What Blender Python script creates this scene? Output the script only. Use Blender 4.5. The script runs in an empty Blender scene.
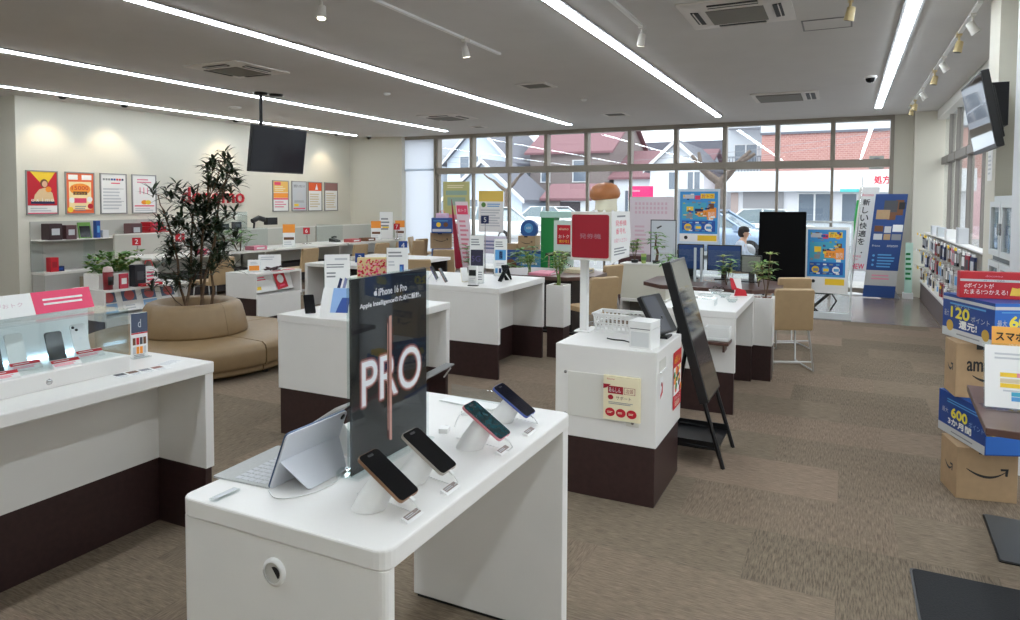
import bpy, bmesh, math, random
from mathutils import Matrix, Vector
S = bpy.context.scene
COL = S.collection
PI = math.pi
random.seed(7)
# ------------------------------------------------------------------ camera
cam_d = bpy.data.cameras.new('camera'); cam = bpy.data.objects.new('camera', cam_d); COL.objects.link(cam)
FPX, PPX, PPY, YAW, PITCH, ROLL, EYE = 685.13, 510.6, 232.6, .453887, .044245, -.0045046, 1.6
_F = Vector((-math.sin(YAW)*math.cos(PITCH), math.cos(YAW)*math.cos(PITCH), -math.sin(PITCH)))
_r = Vector((math.cos(YAW), math.sin(YAW), 0)); _d = _F.cross(_r)
_R = math.cos(ROLL)*_r + math.sin(ROLL)*_d; _D = -math.sin(ROLL)*_r + math.cos(ROLL)*_d
cm = Matrix.Identity(4)
for i in range(3):
    cm[i][0], cm[i][1], cm[i][2] = _R[i], -_D[i], -_F[i]
cm[2][3] = EYE
cam.matrix_world = cm
cam_d.sensor_fit = 'HORIZONTAL'; cam_d.sensor_width = 36; cam_d.lens = FPX/1020*36
cam_d.shift_x = (510-PPX)/1020; cam_d.shift_y = -(310-PPY)/1020
cam_d.clip_start = .05; cam_d.clip_end = 400
S.camera = cam
# ------------------------------------------------------------------ view, world
S.view_settings.view_transform = 'Standard'; S.view_settings.look = 'None'
S.view_settings.gamma = 1; S.view_settings.use_curve_mapping = False
S.view_settings.exposure = 0.24
S.cycles.use_denoising = True
S.cycles.max_bounces = 10; S.cycles.diffuse_bounces = 5; S.cycles.glossy_bounces = 4
S.cycles.transparent_max_bounces = 24; S.cycles.transmission_bounces = 8
S.cycles.sample_clamp_indirect = 6
W = bpy.data.worlds.new('overcast'); S.world = W; W.use_nodes = True
_n = W.node_tree.nodes; _l = W.node_tree.links; _n.clear()
_o = _n.new('ShaderNodeOutputWorld'); _b = _n.new('ShaderNodeBackground'); _g = _n.new('ShaderNodeTexCoord')
_nz = _n.new('ShaderNodeTexNoise'); _nz.inputs['Scale'].default_value = 2.2; _nz.inputs['Detail'].default_value = 4
_cr = _n.new('ShaderNodeValToRGB')
_cr.color_ramp.elements[0].color = (.86, .91, 1, 1); _cr.color_ramp.elements[1].color = (1, 1, 1, 1)
_l.new(_g.outputs['Generated'], _nz.inputs['Vector']); _l.new(_nz.outputs['Fac'], _cr.inputs['Fac'])
_l.new(_cr.outputs['Color'], _b.inputs['Color']); _l.new(_b.outputs['Background'], _o.inputs['Surface'])
_b.inputs['Strength'].default_value = 2.75
LED_STRENGTH = 25.0
SPOT_W = 24.0
# ------------------------------------------------------------------ materials
MATS = {}
def lin(c):
    return tuple(((x/255)/12.92 if x/255 <= .04045 else ((x/255+.055)/1.055)**2.4) for x in c)
def mat(name, rgb=None, rough=.5, metal=0, spec=.5, emit=0, alpha=None, noise=0, nscale=30, bump=0, coat=0, trans=0, lincol=None):
    """rgb is sRGB 0-255"""
    if name in MATS: return MATS[name]
    m = bpy.data.materials.new(name); m.use_nodes = True
    nt = m.node_tree; b = nt.nodes['Principled BSDF']
    c = lincol or lin(rgb)
    b.inputs['Base Color'].default_value = (*c, 1)
    b.inputs['Roughness'].default_value = rough; b.inputs['Metallic'].default_value = metal
    b.inputs['Specular IOR Level'].default_value = spec
    if coat: b.inputs['Coat Weight'].default_value = coat; b.inputs['Coat Roughness'].default_value = .05
    if emit:
        b.inputs['Emission Color'].default_value = (*c, 1); b.inputs['Emission Strength'].default_value = emit
    if noise or bump:
        tc = nt.nodes.new('ShaderNodeTexCoord'); nz = nt.nodes.new('ShaderNodeTexNoise')
        nz.inputs['Scale'].default_value = nscale; nz.inputs['Detail'].default_value = 5
        nt.links.new(tc.outputs['Object'], nz.inputs['Vector'])
        if noise:
            r = nt.nodes.new('ShaderNodeValToRGB')
            r.color_ramp.elements[0].position = .3; r.color_ramp.elements[1].position = .7
            r.color_ramp.elements[0].color = (*[x*(1-noise) for x in c], 1)
            r.color_ramp.elements[1].color = (*[min(1, x*(1+noise)) for x in c], 1)
            nt.links.new(nz.outputs['Fac'], r.inputs['Fac']); nt.links.new(r.outputs['Color'], b.inputs['Base Color'])
        if bump:
            bp = nt.nodes.new('ShaderNodeBump'); bp.inputs['Strength'].default_value = bump; bp.inputs['Distance'].default_value = .004
            nt.links.new(nz.outputs['Fac'], bp.inputs['Height']); nt.links.new(bp.outputs['Normal'], b.inputs['Normal'])
    MATS[name] = m
    return m
def glass(name, tint=(1, 1, 1), ior=1.45, haze=0, hazecol=(.8, .85, .9)):
    if name in MATS: return MATS[name]
    m = bpy.data.materials.new(name); m.use_nodes = True; nt = m.node_tree; nt.nodes.clear()
    o = nt.nodes.new('ShaderNodeOutputMaterial'); t = nt.nodes.new('ShaderNodeBsdfTransparent'); g = nt.nodes.new('ShaderNodeBsdfGlossy')
    f = nt.nodes.new('ShaderNodeMath'); lw = nt.nodes.new('ShaderNodeLayerWeight'); f2 = nt.nodes.new('ShaderNodeMath'); mx = nt.nodes.new('ShaderNodeMixShader')
    t.inputs['Color'].default_value = (*tint, 1); g.inputs['Roughness'].default_value = .0; lw.inputs['Blend'].default_value = .5
    f.operation = 'POWER'; f.inputs[1].default_value = 4; f2.operation = 'MULTIPLY_ADD'; f2.inputs[1].default_value = .5; f2.inputs[2].default_value = (ior-1)/10
    nt.links.new(lw.outputs['Facing'], f.inputs[0]); nt.links.new(f.outputs[0], f2.inputs[0]); f = f2
    nt.links.new(f.outputs[0], mx.inputs['Fac']); nt.links.new(t.outputs[0], mx.inputs[1]); nt.links.new(g.outputs[0], mx.inputs[2])
    last = mx.outputs[0]
    if haze:
        d = nt.nodes.new('ShaderNodeBsdfDiffuse'); d.inputs['Color'].default_value = (*hazecol, 1)
        m2 = nt.nodes.new('ShaderNodeMixShader'); m2.inputs['Fac'].default_value = haze
        nt.links.new(last, m2.inputs[1]); nt.links.new(d.outputs[0], m2.inputs[2]); last = m2.outputs[0]
    nt.links.new(last, o.inputs['Surface'])
    MATS[name] = m
    return m
white = mat('white_laminate', (232, 230, 226), .32, noise=.012, nscale=6)
whitep = mat('white_plastic', (236, 236, 234), .4)
dark = mat('dark_wenge', (52, 33, 32), .42, noise=.18, nscale=40)
black = mat('black_plastic', (18, 18, 20), .38)
blackm = mat('black_metal', (22, 22, 24), .35, metal=.3)
screen = mat('dark_screen', (9, 10, 13), .12, spec=.35)
steel = mat('brushed_steel', (190, 190, 190), .25, metal=1)
chrome = mat('chrome_tube', (225, 225, 225), .12, metal=1)
leather = mat('beige_leather', (142, 118, 86), .42, noise=.05, nscale=12, bump=.1)
chairw = mat('chair_beige', (180, 153, 116), .5, noise=.04, nscale=15)
frame_m = mat('bronze_aluminium', (142, 134, 122), .45, metal=.1)
greyf = mat('grey_panel', (188, 188, 184), .6)
red = mat('red_print', (196, 24, 42), .5)
dred = mat('deep_red', (160, 18, 38), .45)
pink = mat('pink_print', (232, 72, 110), .5)
blue = mat('blue_print', (22, 70, 150), .5)
lblue = mat('light_blue_print', (90, 160, 215), .5)
navy = mat('navy_print', (20, 36, 84), .5)
yellow = mat('yellow_print', (246, 206, 52), .5)
orange = mat('orange_print', (244, 152, 50), .5)
green = mat('green_print', (20, 130, 62), .5)
paper = mat('paper_white', (240, 240, 238), .7)
cream = mat('paper_cream', (240, 230, 196), .7)
greyp = mat('grey_print', (140, 142, 146), .6)
lgrey = mat('light_grey_print', (200, 202, 206), .6)
dgrey = mat('dark_grey_print', (70, 72, 78), .6)
blackp = mat('black_print', (20, 20, 22), .6)
brownp = mat('brown_print', (110, 70, 44), .6)
purple = mat('purple_print', (88, 78, 130), .5)
skinp = mat('skin_tone_print', (226, 178, 146), .6)
card = mat('cardboard', (176, 147, 112), .75, noise=.05, nscale=25)
soil = mat('bark_soil', (112, 66, 46), .9, noise=.4, nscale=60, bump=.8)
acry = glass('clear_acrylic', (.93, .96, .96), 1.4)
pane_m = glass('window_glass', (.94, .965, .965), 1.35)
def leafmat(n, c): return mat(n, c, .45, noise=.25, nscale=9)
leafd = leafmat('dark_leaf', (34, 50, 28)); leafg = leafmat('green_leaf', (92, 140, 60)); leafy = leafmat('pale_leaf', (160, 178, 96))
bark = mat('stem_bark', (98, 76, 56), .8, noise=.3, nscale=20)
# ------------------------------------------------------------------ mesh building
def Fr(o, right, up):
    r = Vector(right).normalized(); u = Vector(up).normalized(); n = r.cross(u)
    M = Matrix.Identity(4)
    for i in range(3): M[i][0], M[i][1], M[i][2], M[i][3] = r[i], u[i], n[i], o[i]
    return M
def FX(x, y, z): return Fr((x, y, z), (0, 1, 0), (0, 0, 1))       # a face looking towards +X
def FY(x, y, z): return Fr((x, y, z), (1, 0, 0), (0, 0, 1))       # a face looking towards -Y
def FT(x, y, z): return Fr((x, y, z), (1, 0, 0), (0, 1, 0))       # a face looking up
def RZ(a, o=(0, 0, 0)): return Matrix.Translation(o) @ Matrix.Rotation(a, 4, 'Z')
_tc = {}
def text_mesh(s):
    if s in _tc: return _tc[s]
    c = bpy.data.curves.new('t', 'FONT'); c.body = s; c.resolution_u = 5 if len(s) <= 4 else 2
    o = bpy.data.objects.new('t', c); COL.objects.link(o); bpy.context.view_layer.update()
    me = bpy.data.meshes.new_from_object(o.evaluated_get(bpy.context.evaluated_depsgraph_get()))
    vs = [v.co.copy() for v in me.vertices]; fs = [list(p.vertices) for p in me.polygons]
    bpy.data.objects.remove(o); bpy.data.curves.remove(c); bpy.data.meshes.remove(me)
    if vs:
        x0 = min(v.x for v in vs); x1 = max(v.x for v in vs); y0 = min(v.y for v in vs); y1 = max(v.y for v in vs)
        vs = [Vector((v.x-x0, v.y-y0, 0)) for v in vs]; _tc[s] = (vs, fs, x1-x0, y1-y0)
    else: _tc[s] = ([], [], 1, 1)
    return _tc[s]
class MB:
    def __init__(s): s.v = []; s.f = []; s.mi = []; s.sm = []; s.mats = []
    def add(s, vs, fs, m, smooth=False, M=None):
        if m not in s.mats: s.mats.append(m)
        k = s.mats.index(m); b = len(s.v)
        for v in vs: s.v.append(tuple(M @ Vector(v)) if M is not None else tuple(v))
        for f in fs: s.f.append([i+b for i in f]); s.mi.append(k); s.sm.append(smooth)
        return s
    def box(s, x0, x1, y0, y1, z0, z1, m, M=None):
        vs = [(x, y, z) for z in (z0, z1) for y in (y0, y1) for x in (x0, x1)]
        return s.add(vs, [(0, 2, 3, 1), (4, 5, 7, 6), (0, 1, 5, 4), (2, 6, 7, 3), (0, 4, 6, 2), (1, 3, 7, 5)], m, False, M)
    def quad(s, x0, x1, y0, y1, m, M=None, z=.001):
        return s.add([(x0, y0, z), (x1, y0, z), (x1, y1, z), (x0, y1, z)], [(0, 1, 2, 3)], m, False, M)
    def poly(s, pts, m, M=None, z=.001):
        return s.add([(p[0], p[1], z) for p in pts], [tuple(range(len(pts)))], m, False, M)
    def disc(s, x, y, r, m, M=None, z=.002, n=18, ry=None):
        ry = ry or r
        return s.poly([(x+r*math.cos(2*PI*i/n), y+ry*math.sin(2*PI*i/n)) for i in range(n)], m, M, z)
    def prism(s, pts, z0, z1, m, M=None, smooth=False):
        n = len(pts); vs = [(p[0], p[1], z0) for p in pts]+[(p[0], p[1], z1) for p in pts]
        return s.add(vs, [tuple(reversed(range(n))), tuple(range(n, 2*n))]+[(i, (i+1) % n, n+(i+1) % n, n+i) for i in range(n)], m, smooth, M)
    def rbox(s, x0, x1, y0, y1, z0, z1, r, m, M=None, n=4, ch=0):
        """box with its four upright edges rounded"""
        return s.prism(rrect(x0, x1, y0, y1, r, n), z0, z1, m, M)
    def ring(s, rings, m, smooth=True, M=None, closed=False, cap=True):
        k = len(rings[0]); vs = [p for r in rings for p in r]; fs = []
        for i in range(len(rings)-(0 if closed else 1)):
            a = i*k; b = ((i+1) % len(rings))*k
            for j in range(k): fs.append((a+j, a+(j+1) % k, b+(j+1) % k, b+j))
        s.add(vs, fs, m, smooth, M)
        if cap and not closed:
            s.add(rings[0], [tuple(reversed(range(k)))], m, False, M); s.add(rings[-1], [tuple(range(k))], m, False, M)
        return s
    def tube(s, pts, r, m, n=6, M=None, closed=False):
        pts = [Vector(p) for p in pts]; rr = r if isinstance(r, (list, tuple)) else [r]*len(pts); rings = []; up = None
        N = len(pts)
        for i, p in enumerate(pts):
            a = pts[i-1] if (i or closed) else p; b = pts[(i+1) % N] if (i < N-1 or closed) else p
            t = (b-a); t = t.normalized() if t.length > 1e-9 else Vector((0, 0, 1))
            if up is None:
                up = Vector((0, 0, 1)) if abs(t.z) < .9 else Vector((1, 0, 0))
            u = t.cross(up)
            u = u.normalized() if u.length > 1e-6 else t.orthogonal().normalized()
            w = u.cross(t).normalized(); up = w
            rings.append([tuple(p+rr[i]*(math.cos(2*PI*j/n)*u+math.sin(2*PI*j/n)*w)) for j in range(n)])
        return s.ring(rings, m, True, M, closed)
    def cyl(s, p0, p1, r, m, r1=None, n=16, M=None): return s.tube([p0, p1], [r, r if r1 is None else r1], m, n, M)
    def lathe(s, prof, m, c=(0, 0, 0), n=24, M=None, a0=0, a1=None, smooth=True):
        full = a1 is None; k = n if full else n+1; A = 2*PI if full else a1-a0
        vs = []; fs = []
        for r, z in prof:
            for j in range(k):
                a = a0+A*j/n; vs.append((c[0]+r*math.cos(a), c[1]+r*math.sin(a), c[2]+z))
        for i in range(len(prof)-1):
            for j in range(n if full else n):
                j2 = (j+1) % k
                fs.append((i*k+j, i*k+j2, (i+1)*k+j2, (i+1)*k+j))
        s.add(vs, fs, m, smooth, M)
        if not full:
            L = len(prof)
            s.add([vs[i*k] for i in range(L)], [tuple(range(L))], m, False, M)
            s.add([vs[i*k+n] for i in range(L)], [tuple(reversed(range(L)))], m, False, M)
        return s
    def text(s, t, x, y, h, m, M=None, w=None, al='C', z=.002, bold=0):
        """lettering of height h centred (or left) at x, baseline y; w squeezes to a width"""
        vs, fs, tw, th = text_mesh(t)
        k = h/th; kx = (w/tw) if w else k
        ox = x-(tw*kx/2 if al == 'C' else 0)
        if bold:
            for q, (a, b) in enumerate(((-1, 0), (1, 0), (0, -1), (0, 1), (-.7, -.7), (.7, .7))): s.add([(ox+v.x*kx+a*bold, y+v.y*k+b*bold, z+.00004*q) for v in vs], fs, m, False, M)
        return s.add([(ox+v.x*kx, y+v.y*k, z) for v in vs], fs, m, False, M)
    def lines(s, x0, x1, y0, y1, n, m, M=None, z=.0015, fill=.45, rag=True):
        """rows of small print"""
        p = (y1-y0)/n; rnd = random.Random(n*97+int(x0*1000))
        for i in range(n):
            e = x1-(x1-x0)*rnd.random()*.3 if rag else x1
            s.quad(x0, e, y0+i*p+p*(1-fill)/2, y0+i*p+p*(1+fill)/2, m, M, z)
        return s
    def build(s, name, parent=None, loc=None, rz=0, bev=0, seg=2, label=None, cat=None, group=None, kind=None, sub=0):
        me = bpy.data.meshes.new(name); me.from_pydata(s.v, [], s.f); me.update()
        for m in s.mats: me.materials.append(m)
        me.polygons.foreach_set('material_index', s.mi); me.polygons.foreach_set('use_smooth', s.sm)
        if bev:
            bm = bmesh.new(); bm.from_mesh(me)
            ed = [e for e in bm.edges if len(e.link_faces) == 2 and e.calc_face_angle(0) > .5 and e.calc_length() > bev*1.2]
            bmesh.ops.bevel(bm, geom=ed, offset=bev, segments=seg, profile=.5, affect='EDGES', clamp_overlap=True)
            bm.to_mesh(me); bm.free()
        o = bpy.data.objects.new(name, me); COL.objects.link(o)
        if parent is not None: o.parent = parent
        if loc is not None: o.location = loc
        if rz: o.rotation_euler[2] = rz
        if sub:
            md = o.modifiers.new('subdivision', 'SUBSURF'); md.levels = sub; md.render_levels = sub
            for p in me.polygons: p.use_smooth = True
        tag(o, label, cat, group, kind)
        return o
def rrect(x0, x1, y0, y1, r, n=4):
    pts = []
    for cx, cy, a in ((x1-r, y1-r, 0), (x0+r, y1-r, PI/2), (x0+r, y0+r, PI), (x1-r, y0+r, 1.5*PI)):
        for i in range(n+1): pts.append((cx+r*math.cos(a+PI/2*i/n), cy+r*math.sin(a+PI/2*i/n)))
    return pts
def tag(o, label=None, cat=None, group=None, kind=None):
    for k, v in (('label', label), ('category', cat), ('group', group), ('kind', kind)):
        if v: o[k] = v
    return o
def T(name, label, cat, loc=(0, 0, 0), rz=0, group=None):
    o = bpy.data.objects.new(name, None); COL.objects.link(o); o.empty_display_size = .05
    o.location = loc; o.rotation_euler[2] = rz
    return tag(o, label, cat, group)
def kids(o): return [c for c in bpy.data.objects if c.parent is o]
def dup(root, loc, rz=0, label=None, group=None):
    def cp(o, par):
        c = o.copy(); COL.objects.link(c)
        if par is not None: c.parent = par
        for k in kids_of.get(o, []): cp(k, c)
        return c
    kids_of = {}
    for x in bpy.data.objects:
        if x.parent is not None: kids_of.setdefault(x.parent, []).append(x)
    r = cp(root, None); r.location = loc; r.rotation_euler[2] = rz
    if label: r['label'] = label
    if group: r['group'] = group
    return r
def struct(m, name, **k): return m.build(name, kind='structure', **k)
# ================================================================== room shell
CH, XL, XR, YB, YF = 3.17, -11.2, 1.53, 14.0, -2.5
def carpet_mat():
    m = bpy.data.materials.new('carpet_tiles'); m.use_nodes = True; nt = m.node_tree; N = nt.nodes; L = nt.links
    b = N['Principled BSDF']; b.inputs['Roughness'].default_value = .95; b.inputs['Specular IOR Level'].default_value = .12
    geo = N.new('ShaderNodeNewGeometry'); sp = N.new('ShaderNodeSeparateXYZ'); L.new(geo.outputs['Position'], sp.inputs[0])
    def mth(op, a, b_=None, c=None):
        n = N.new('ShaderNodeMath'); n.operation = op
        for i, x in enumerate((a, b_, c)):
            if x is None: continue
            if isinstance(x, (int, float)): n.inputs[i].default_value = x
            else: L.new(x, n.inputs[i])
        return n.outputs[0]
    X, Y = sp.outputs[0], sp.outputs[1]
    # plank tiles one metre by half, staggered row by row, quarter-turned in places
    cy = mth('FLOOR', mth('DIVIDE', Y, .5)); cx = mth('FLOOR', mth('ADD', X, mth('MULTIPLY', mth('MODULO', mth('ADD', cy, 1000), 3), .37)))
    par = mth('MODULO', mth('ADD', mth('ADD', cx, mth('MULTIPLY', cy, 2)), 1000), 2)
    cmb = N.new('ShaderNodeCombineXYZ'); L.new(cx, cmb.inputs[0]); L.new(cy, cmb.inputs[1])
    wn = N.new('ShaderNodeTexWhiteNoise'); wn.noise_dimensions = '2D'; L.new(cmb.outputs[0], wn.inputs['Vector'])
    def streak(sx, sy):
        c = N.new('ShaderNodeCombineXYZ'); L.new(mth('MULTIPLY', X, sx), c.inputs[0]); L.new(mth('MULTIPLY', Y, sy), c.inputs[1])
        n = N.new('ShaderNodeTexNoise'); n.inputs['Scale'].default_value = 1; n.inputs['Detail'].default_value = 3; n.inputs['Roughness'].default_value = .7
        L.new(c.outputs[0], n.inputs['Vector']); return n.outputs['Fac']
    a1 = streak(160, 14); a2 = streak(14, 160)
    mx = N.new('ShaderNodeMix'); mx.data_type = 'FLOAT'; L.new(par, mx.inputs[0]); L.new(a1, mx.inputs[2]); L.new(a2, mx.inputs[3])
    st = mx.outputs[0]
    tone = mth('ADD', mth('MULTIPLY', mth('SUBTRACT', st, .5), 1.5), mth('ADD', mth('MULTIPLY', wn.outputs['Value'], .2), mth('MULTIPLY', par, .07)))
    r = N.new('ShaderNodeValToRGB'); L.new(mth('ADD', tone, .39), r.inputs['Fac'])
    r.color_ramp.elements[0].color = (*lin((74, 66, 57)), 1); r.color_ramp.elements[1].color = (*lin((158, 144, 127)), 1)
    hs = N.new('ShaderNodeMix'); hs.data_type = 'RGBA'; hs.blend_type = 'MULTIPLY'
    rr = N.new('ShaderNodeValToRGB'); L.new(wn.outputs['Value'], rr.inputs['Fac'])
    rr.color_ramp.elements[0].color = (1, .98, .93, 1); rr.color_ramp.elements[1].color = (1, .92, .89, 1)
    hs.inputs[0].default_value = 1; L.new(r.outputs['Color'], hs.inputs[6]); L.new(rr.outputs['Color'], hs.inputs[7])
    L.new(hs.outputs[2], b.inputs['Base Color'])
    bp = N.new('ShaderNodeBump'); bp.inputs['Strength'].default_value = .5; bp.inputs['Distance'].default_value = .003
    L.new(st, bp.inputs['Height']); L.new(bp.outputs['Normal'], b.inputs['Normal'])
    return m
carpet = carpet_mat()
tilef = mat('entrance_tile', (122, 108, 100), .2, noise=.1, nscale=4)
ceil_m = mat('ceiling_board', (206, 203, 200), .9, noise=.02, nscale=3)
wall_m = mat('wall_paper_ivory', (216, 213, 200), .85, noise=.012, nscale=40)
pill_m = mat('pillar_ivory', (214, 210, 196), .8)
kick = mat('dark_baseboard', (60, 54, 50), .6)
struct(MB().box(-13.2, 1.6, YF-.1, YB+.06, -.1, 0, carpet), 'floor')
struct(MB().box(-9.4, 1.15, 10.3, 13.92, 0, .006, tilef), 'floor_entrance_tile')
struct(MB().box(-13.2, 1.75, YF-.1, YB+.15, CH, CH+.12, ceil_m), 'ceiling')
struct(MB().box(XL-.12, XL, 6.02, YB+.15, 0, CH, wall_m), 'wall_left')
struct(MB().box(-13.2, XL-.12, 6.02, 6.14, 0, CH, wall_m), 'wall_left_recess')
struct(MB().box(-13.3, -13.2, YF, 6.14, 0, CH, wall_m), 'wall_left_front')
struct(MB().box(-13.2, 1.7, YF-.12, YF, 0, CH, wall_m), 'wall_front')
struct(MB().box(XL, -9.64, 13.75, YB+.1, 0, CH, wall_m), 'wall_back')
struct(MB().box(.75, 1.06, YB-.1, YB+.1, 0, CH, pill_m), 'wall_back_right')
struct(MB().box(1.04, 1.7, 13.57, YB+.1, 0, CH, pill_m), 'pillar_corner')
struct(MB().box(.985, 1.7, 6.1, 6.5, 0, CH, pill_m), 'pillar_right')
struct(MB().box(.93, 1.7, 4.9, 5.2, 0, CH, mat('pillar_white', (222, 224, 226), .6)), 'wall_right_entrance')
struct(MB().box(1.42, 1.7, 5.2, 6.1, 0, CH, pill_m), 'wall_right_niche')
struct(MB().box(1.3, 1.55, 6.5, 13.57, 0, .42, pill_m), 'wall_right_low')
struct(MB().box(1.36, 1.55, 6.5, 13.57, 3.02, CH, mat('blind_box_white', (228, 226, 220), .5)), 'trim_blind_box')
struct(MB().box(XL, XL+.012, 6.03, YB-.1, 0, .07, kick), 'baseboard_left')
struct(MB().box(XL+.012, -9.64, 13.738, 13.75, 0, .07, kick), 'baseboard_back')
struct(MB().box(-13.19, XL-.12, 6.008, 6.02, 0, .07, kick), 'baseboard_recess')
# the window wall: eleven bays, each a frame with an upper and a lower pane
bays = [-8.74, -7.80, -6.87, -5.93, -5.0, -4.05, -3.1, -2.15, -1.19, -.24, .72]
struct(MB().box(-9.78, .75, YB-.12, YB+.08, 3.09, CH, frame_m), 'trim_1')
for i in range(10):
    a, b = bays[i], bays[i+1]
    m = MB()
    m.box(a-.03, a+.05, YB-.14, YB+.06, 2.4, 3.09, frame_m); m.box(a-.015, a+.035, YB-.06, YB+.04, .06, 2.26, frame_m)
    m.box(a-.03, b-.03, YB-.12, YB+.06, 2.26, 2.4, frame_m); m.box(a-.015, b-.015, YB-.06, YB+.05, 0, .07, frame_m)
    w = struct(m, 'window_%d' % (i+1), bev=.004, seg=1)
    MB().box(a+.05, b-.03, YB-.004, YB+.004, 2.4, 3.09, pane_m).build('upper_pane', w)
    MB().box(a+.035, b-.015, YB-.004, YB+.004, .07, 2.26, pane_m).build('lower_pane', w)
struct(MB().box(.69, .75, YB-.14, YB+.06, 0, 3.09, frame_m), 'trim_2')
struct(MB().box(-8.79, -8.755, YB-.16, YB+.06, 0, 3.09, frame_m), 'trim_3')
struct(MB().box(-9.78, -9.74, YB-.16, YB+.06, 0, 3.09, mat('grey_jamb', (120, 122, 122), .5)), 'trim_4')
m = MB(); blm = mat('blind_fabric', (226, 230, 234), .8)
_t = blm.node_tree; _tr = _t.nodes.new('ShaderNodeBsdfTranslucent'); _tr.inputs['Color'].default_value = (.8, .84, .88, 1); _mx = _t.nodes.new('ShaderNodeMixShader'); _mx.inputs['Fac'].default_value = .8
_t.links.new(_t.nodes['Principled BSDF'].outputs[0], _mx.inputs[1]); _t.links.new(_tr.outputs[0], _mx.inputs[2]); _t.links.new(_mx.outputs[0], _t.nodes['Material Output'].inputs['Surface'])
m.box(-9.74, -8.79, YB-.09, YB-.08, .02, 2.40, blm); m.box(-9.74, -8.79, YB-.12, YB-.11, 2.35, 3.09, blm)
bl = m.build('roller_blind', label='tall white roller blind drawn over the leftmost window bay', cat='blind')
m = MB(); m.cyl((-9.74, YB-.115, 2.36), (-8.79, YB-.115, 2.36), .02, blm, n=10); m.build('bottom_rail', bl)
# right-hand window wall
frame_d = mat('side_window_frame', (128, 122, 116), .45, metal=.1)
ys = [6.5, 7.6, 8.7, 9.8, 10.9, 12.0, 12.8, 13.55]
for i in range(7):
    a, b = ys[i], ys[i+1]
    m = MB()
    m.box(1.45, 1.53, a-.02, a+.03, .42, 3.02, frame_d); m.box(1.43, 1.53, a+.03, b-.02, 2.26, 2.38, frame_d); m.box(1.44, 1.53, a+.03, b-.02, .42, .47, frame_d)
    w = struct(m, 'window_%d' % (i+11), bev=.004, seg=1)
    MB().box(1.476, 1.484, a+.03, b-.02, .47, 2.26, pane_m).build('lower_pane', w)
    MB().box(1.476, 1.484, a+.03, b-.02, 2.38, 3.02, pane_m).build('upper_pane', w)
# entrance side, beyond the right edge of the view: glazed doors
struct(MB().box(1.45, 1.6, -.1, 4.9, 2.5, CH, wall_m), 'wall_right_over_door')
struct(MB().box(1.0, 1.7, YF, -.1, 0, CH, wall_m), 'wall_right_front')
for i in range(4):
    a = -.1+i*1.25; m = MB()
    m.box(1.48, 1.56, a, a+.05, 0, 2.5, frame_m); m.box(1.48, 1.56, a+1.2, a+1.25, 0, 2.5, frame_m)
    m.box(1.48, 1.56, a+.05, a+1.2, 2.44, 2.5, frame_m); m.box(1.48, 1.56, a+.05, a+1.2, 0, .08, frame_m)
    d = struct(m, 'door_%d' % (i+1)); MB().box(1.515, 1.525, a+.05, a+1.2, .08, 2.44, pane_m).build('pane', d)
    if i in (1, 2):
        hy = a+1.13 if i == 1 else a+.12
        MB().tube([(1.47, hy, .8), (1.44, hy, .82), (1.44, hy, 1.28), (1.47, hy, 1.3)], .012, steel, 8).build('handle', d)
# ------------------------------------------------------------------ ceiling: light strips
led = mat('led_diffuser', (238, 247, 255), .6, emit=LED_STRENGTH)
alu = mat('strip_housing', (150, 150, 150), .5, metal=.2)
for x, y0, y1, w, lab in ((.445, -1.9, 12.67, .085, 'recessed ceiling light strip nearest the right windows'),
                       (-2.08, -2.0, 12.75, .085, 'long ceiling light strip over the central ticket counter'),
                       (-5.0, -2.0, 12.93, .085, 'long ceiling light strip third from the right windows'),
                       (-7.93, -2.0, 13.0, .085, 'long ceiling light strip passing behind the hanging television'),
                       (-10.42, -2.0, 12.99, .07, 'ceiling light strip closest to the poster wall')):
    t = T('ceiling_light', lab, 'ceiling light', (x, (y0+y1)/2, CH), group='parallel ceiling light strips')
    h = (y1-y0)/2; m = MB()
    m.box(-w/2-.03, -w/2, -h-.03, h+.03, -.012, 0, alu); m.box(w/2, w/2+.03, -h-.03, h+.03, -.012, 0, alu)
    m.box(-w/2, w/2, -h-.03, -h, -.012, 0, alu); m.box(-w/2, w/2, h, h+.03, -.012, 0, alu); m.build('housing', t)
    MB().box(-w/2, w/2, -h, h, -.022, -.001, led).build('diffuser', t)
# ------------------------------------------------------------------ ceiling: air conditioners, vents, hatch
acw = mat('aircon_white', (214, 208, 202), .5); acd = mat('aircon_grille', (120, 116, 108), .7, noise=.1, nscale=200)
acb = mat('aircon_slot', (28, 27, 26), .6)
def cassette(x, y, lab, wid=.84):
    t = T('ceiling_air_conditioner', lab, 'air conditioner', (x, y, CH), group='four-way ceiling air conditioners')
    h = wid/2; g = h-.2; m = MB()
    for a in range(4):
        R = Matrix.Rotation(a*PI/2, 4, 'Z')
        m.add([(-h, -h, -.012), (h, -h, -.012), (g, -g, -.03), (-g, -g, -.03)], [(0, 1, 2, 3)], acw, False, R)
        m.add([(-h, -h, 0), (h, -h, 0), (h, -h, -.012), (-h, -h, -.012)], [(0, 1, 2, 3)], acw, False, R)
    m.build('fascia', t)
    MB().box(-g, g, -g, g, -.036, -.008, acd).build('intake_grille', t)
    for a in range(4):
        R = Matrix.Rotation(a*PI/2, 4, 'Z'); m = MB()
        M = R @ Fr((0, -h+.105, -.0225), (1, 0, 0), (0, 1, -.09))
        m.box(-g+.03, g-.03, -.032, .032, -.006, .004, acb, M); m.box(-g+.03, g-.03, -.012, -.004, -.012, 0, acw, M)
        m.build('air_outlet', t)
    return t
cassette(-.83, 5.93, 'large ceiling air conditioner in front of the right light strip')
cassette(-6.55, 5.98, 'ceiling air conditioner to the upper left near the hanging television')
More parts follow.
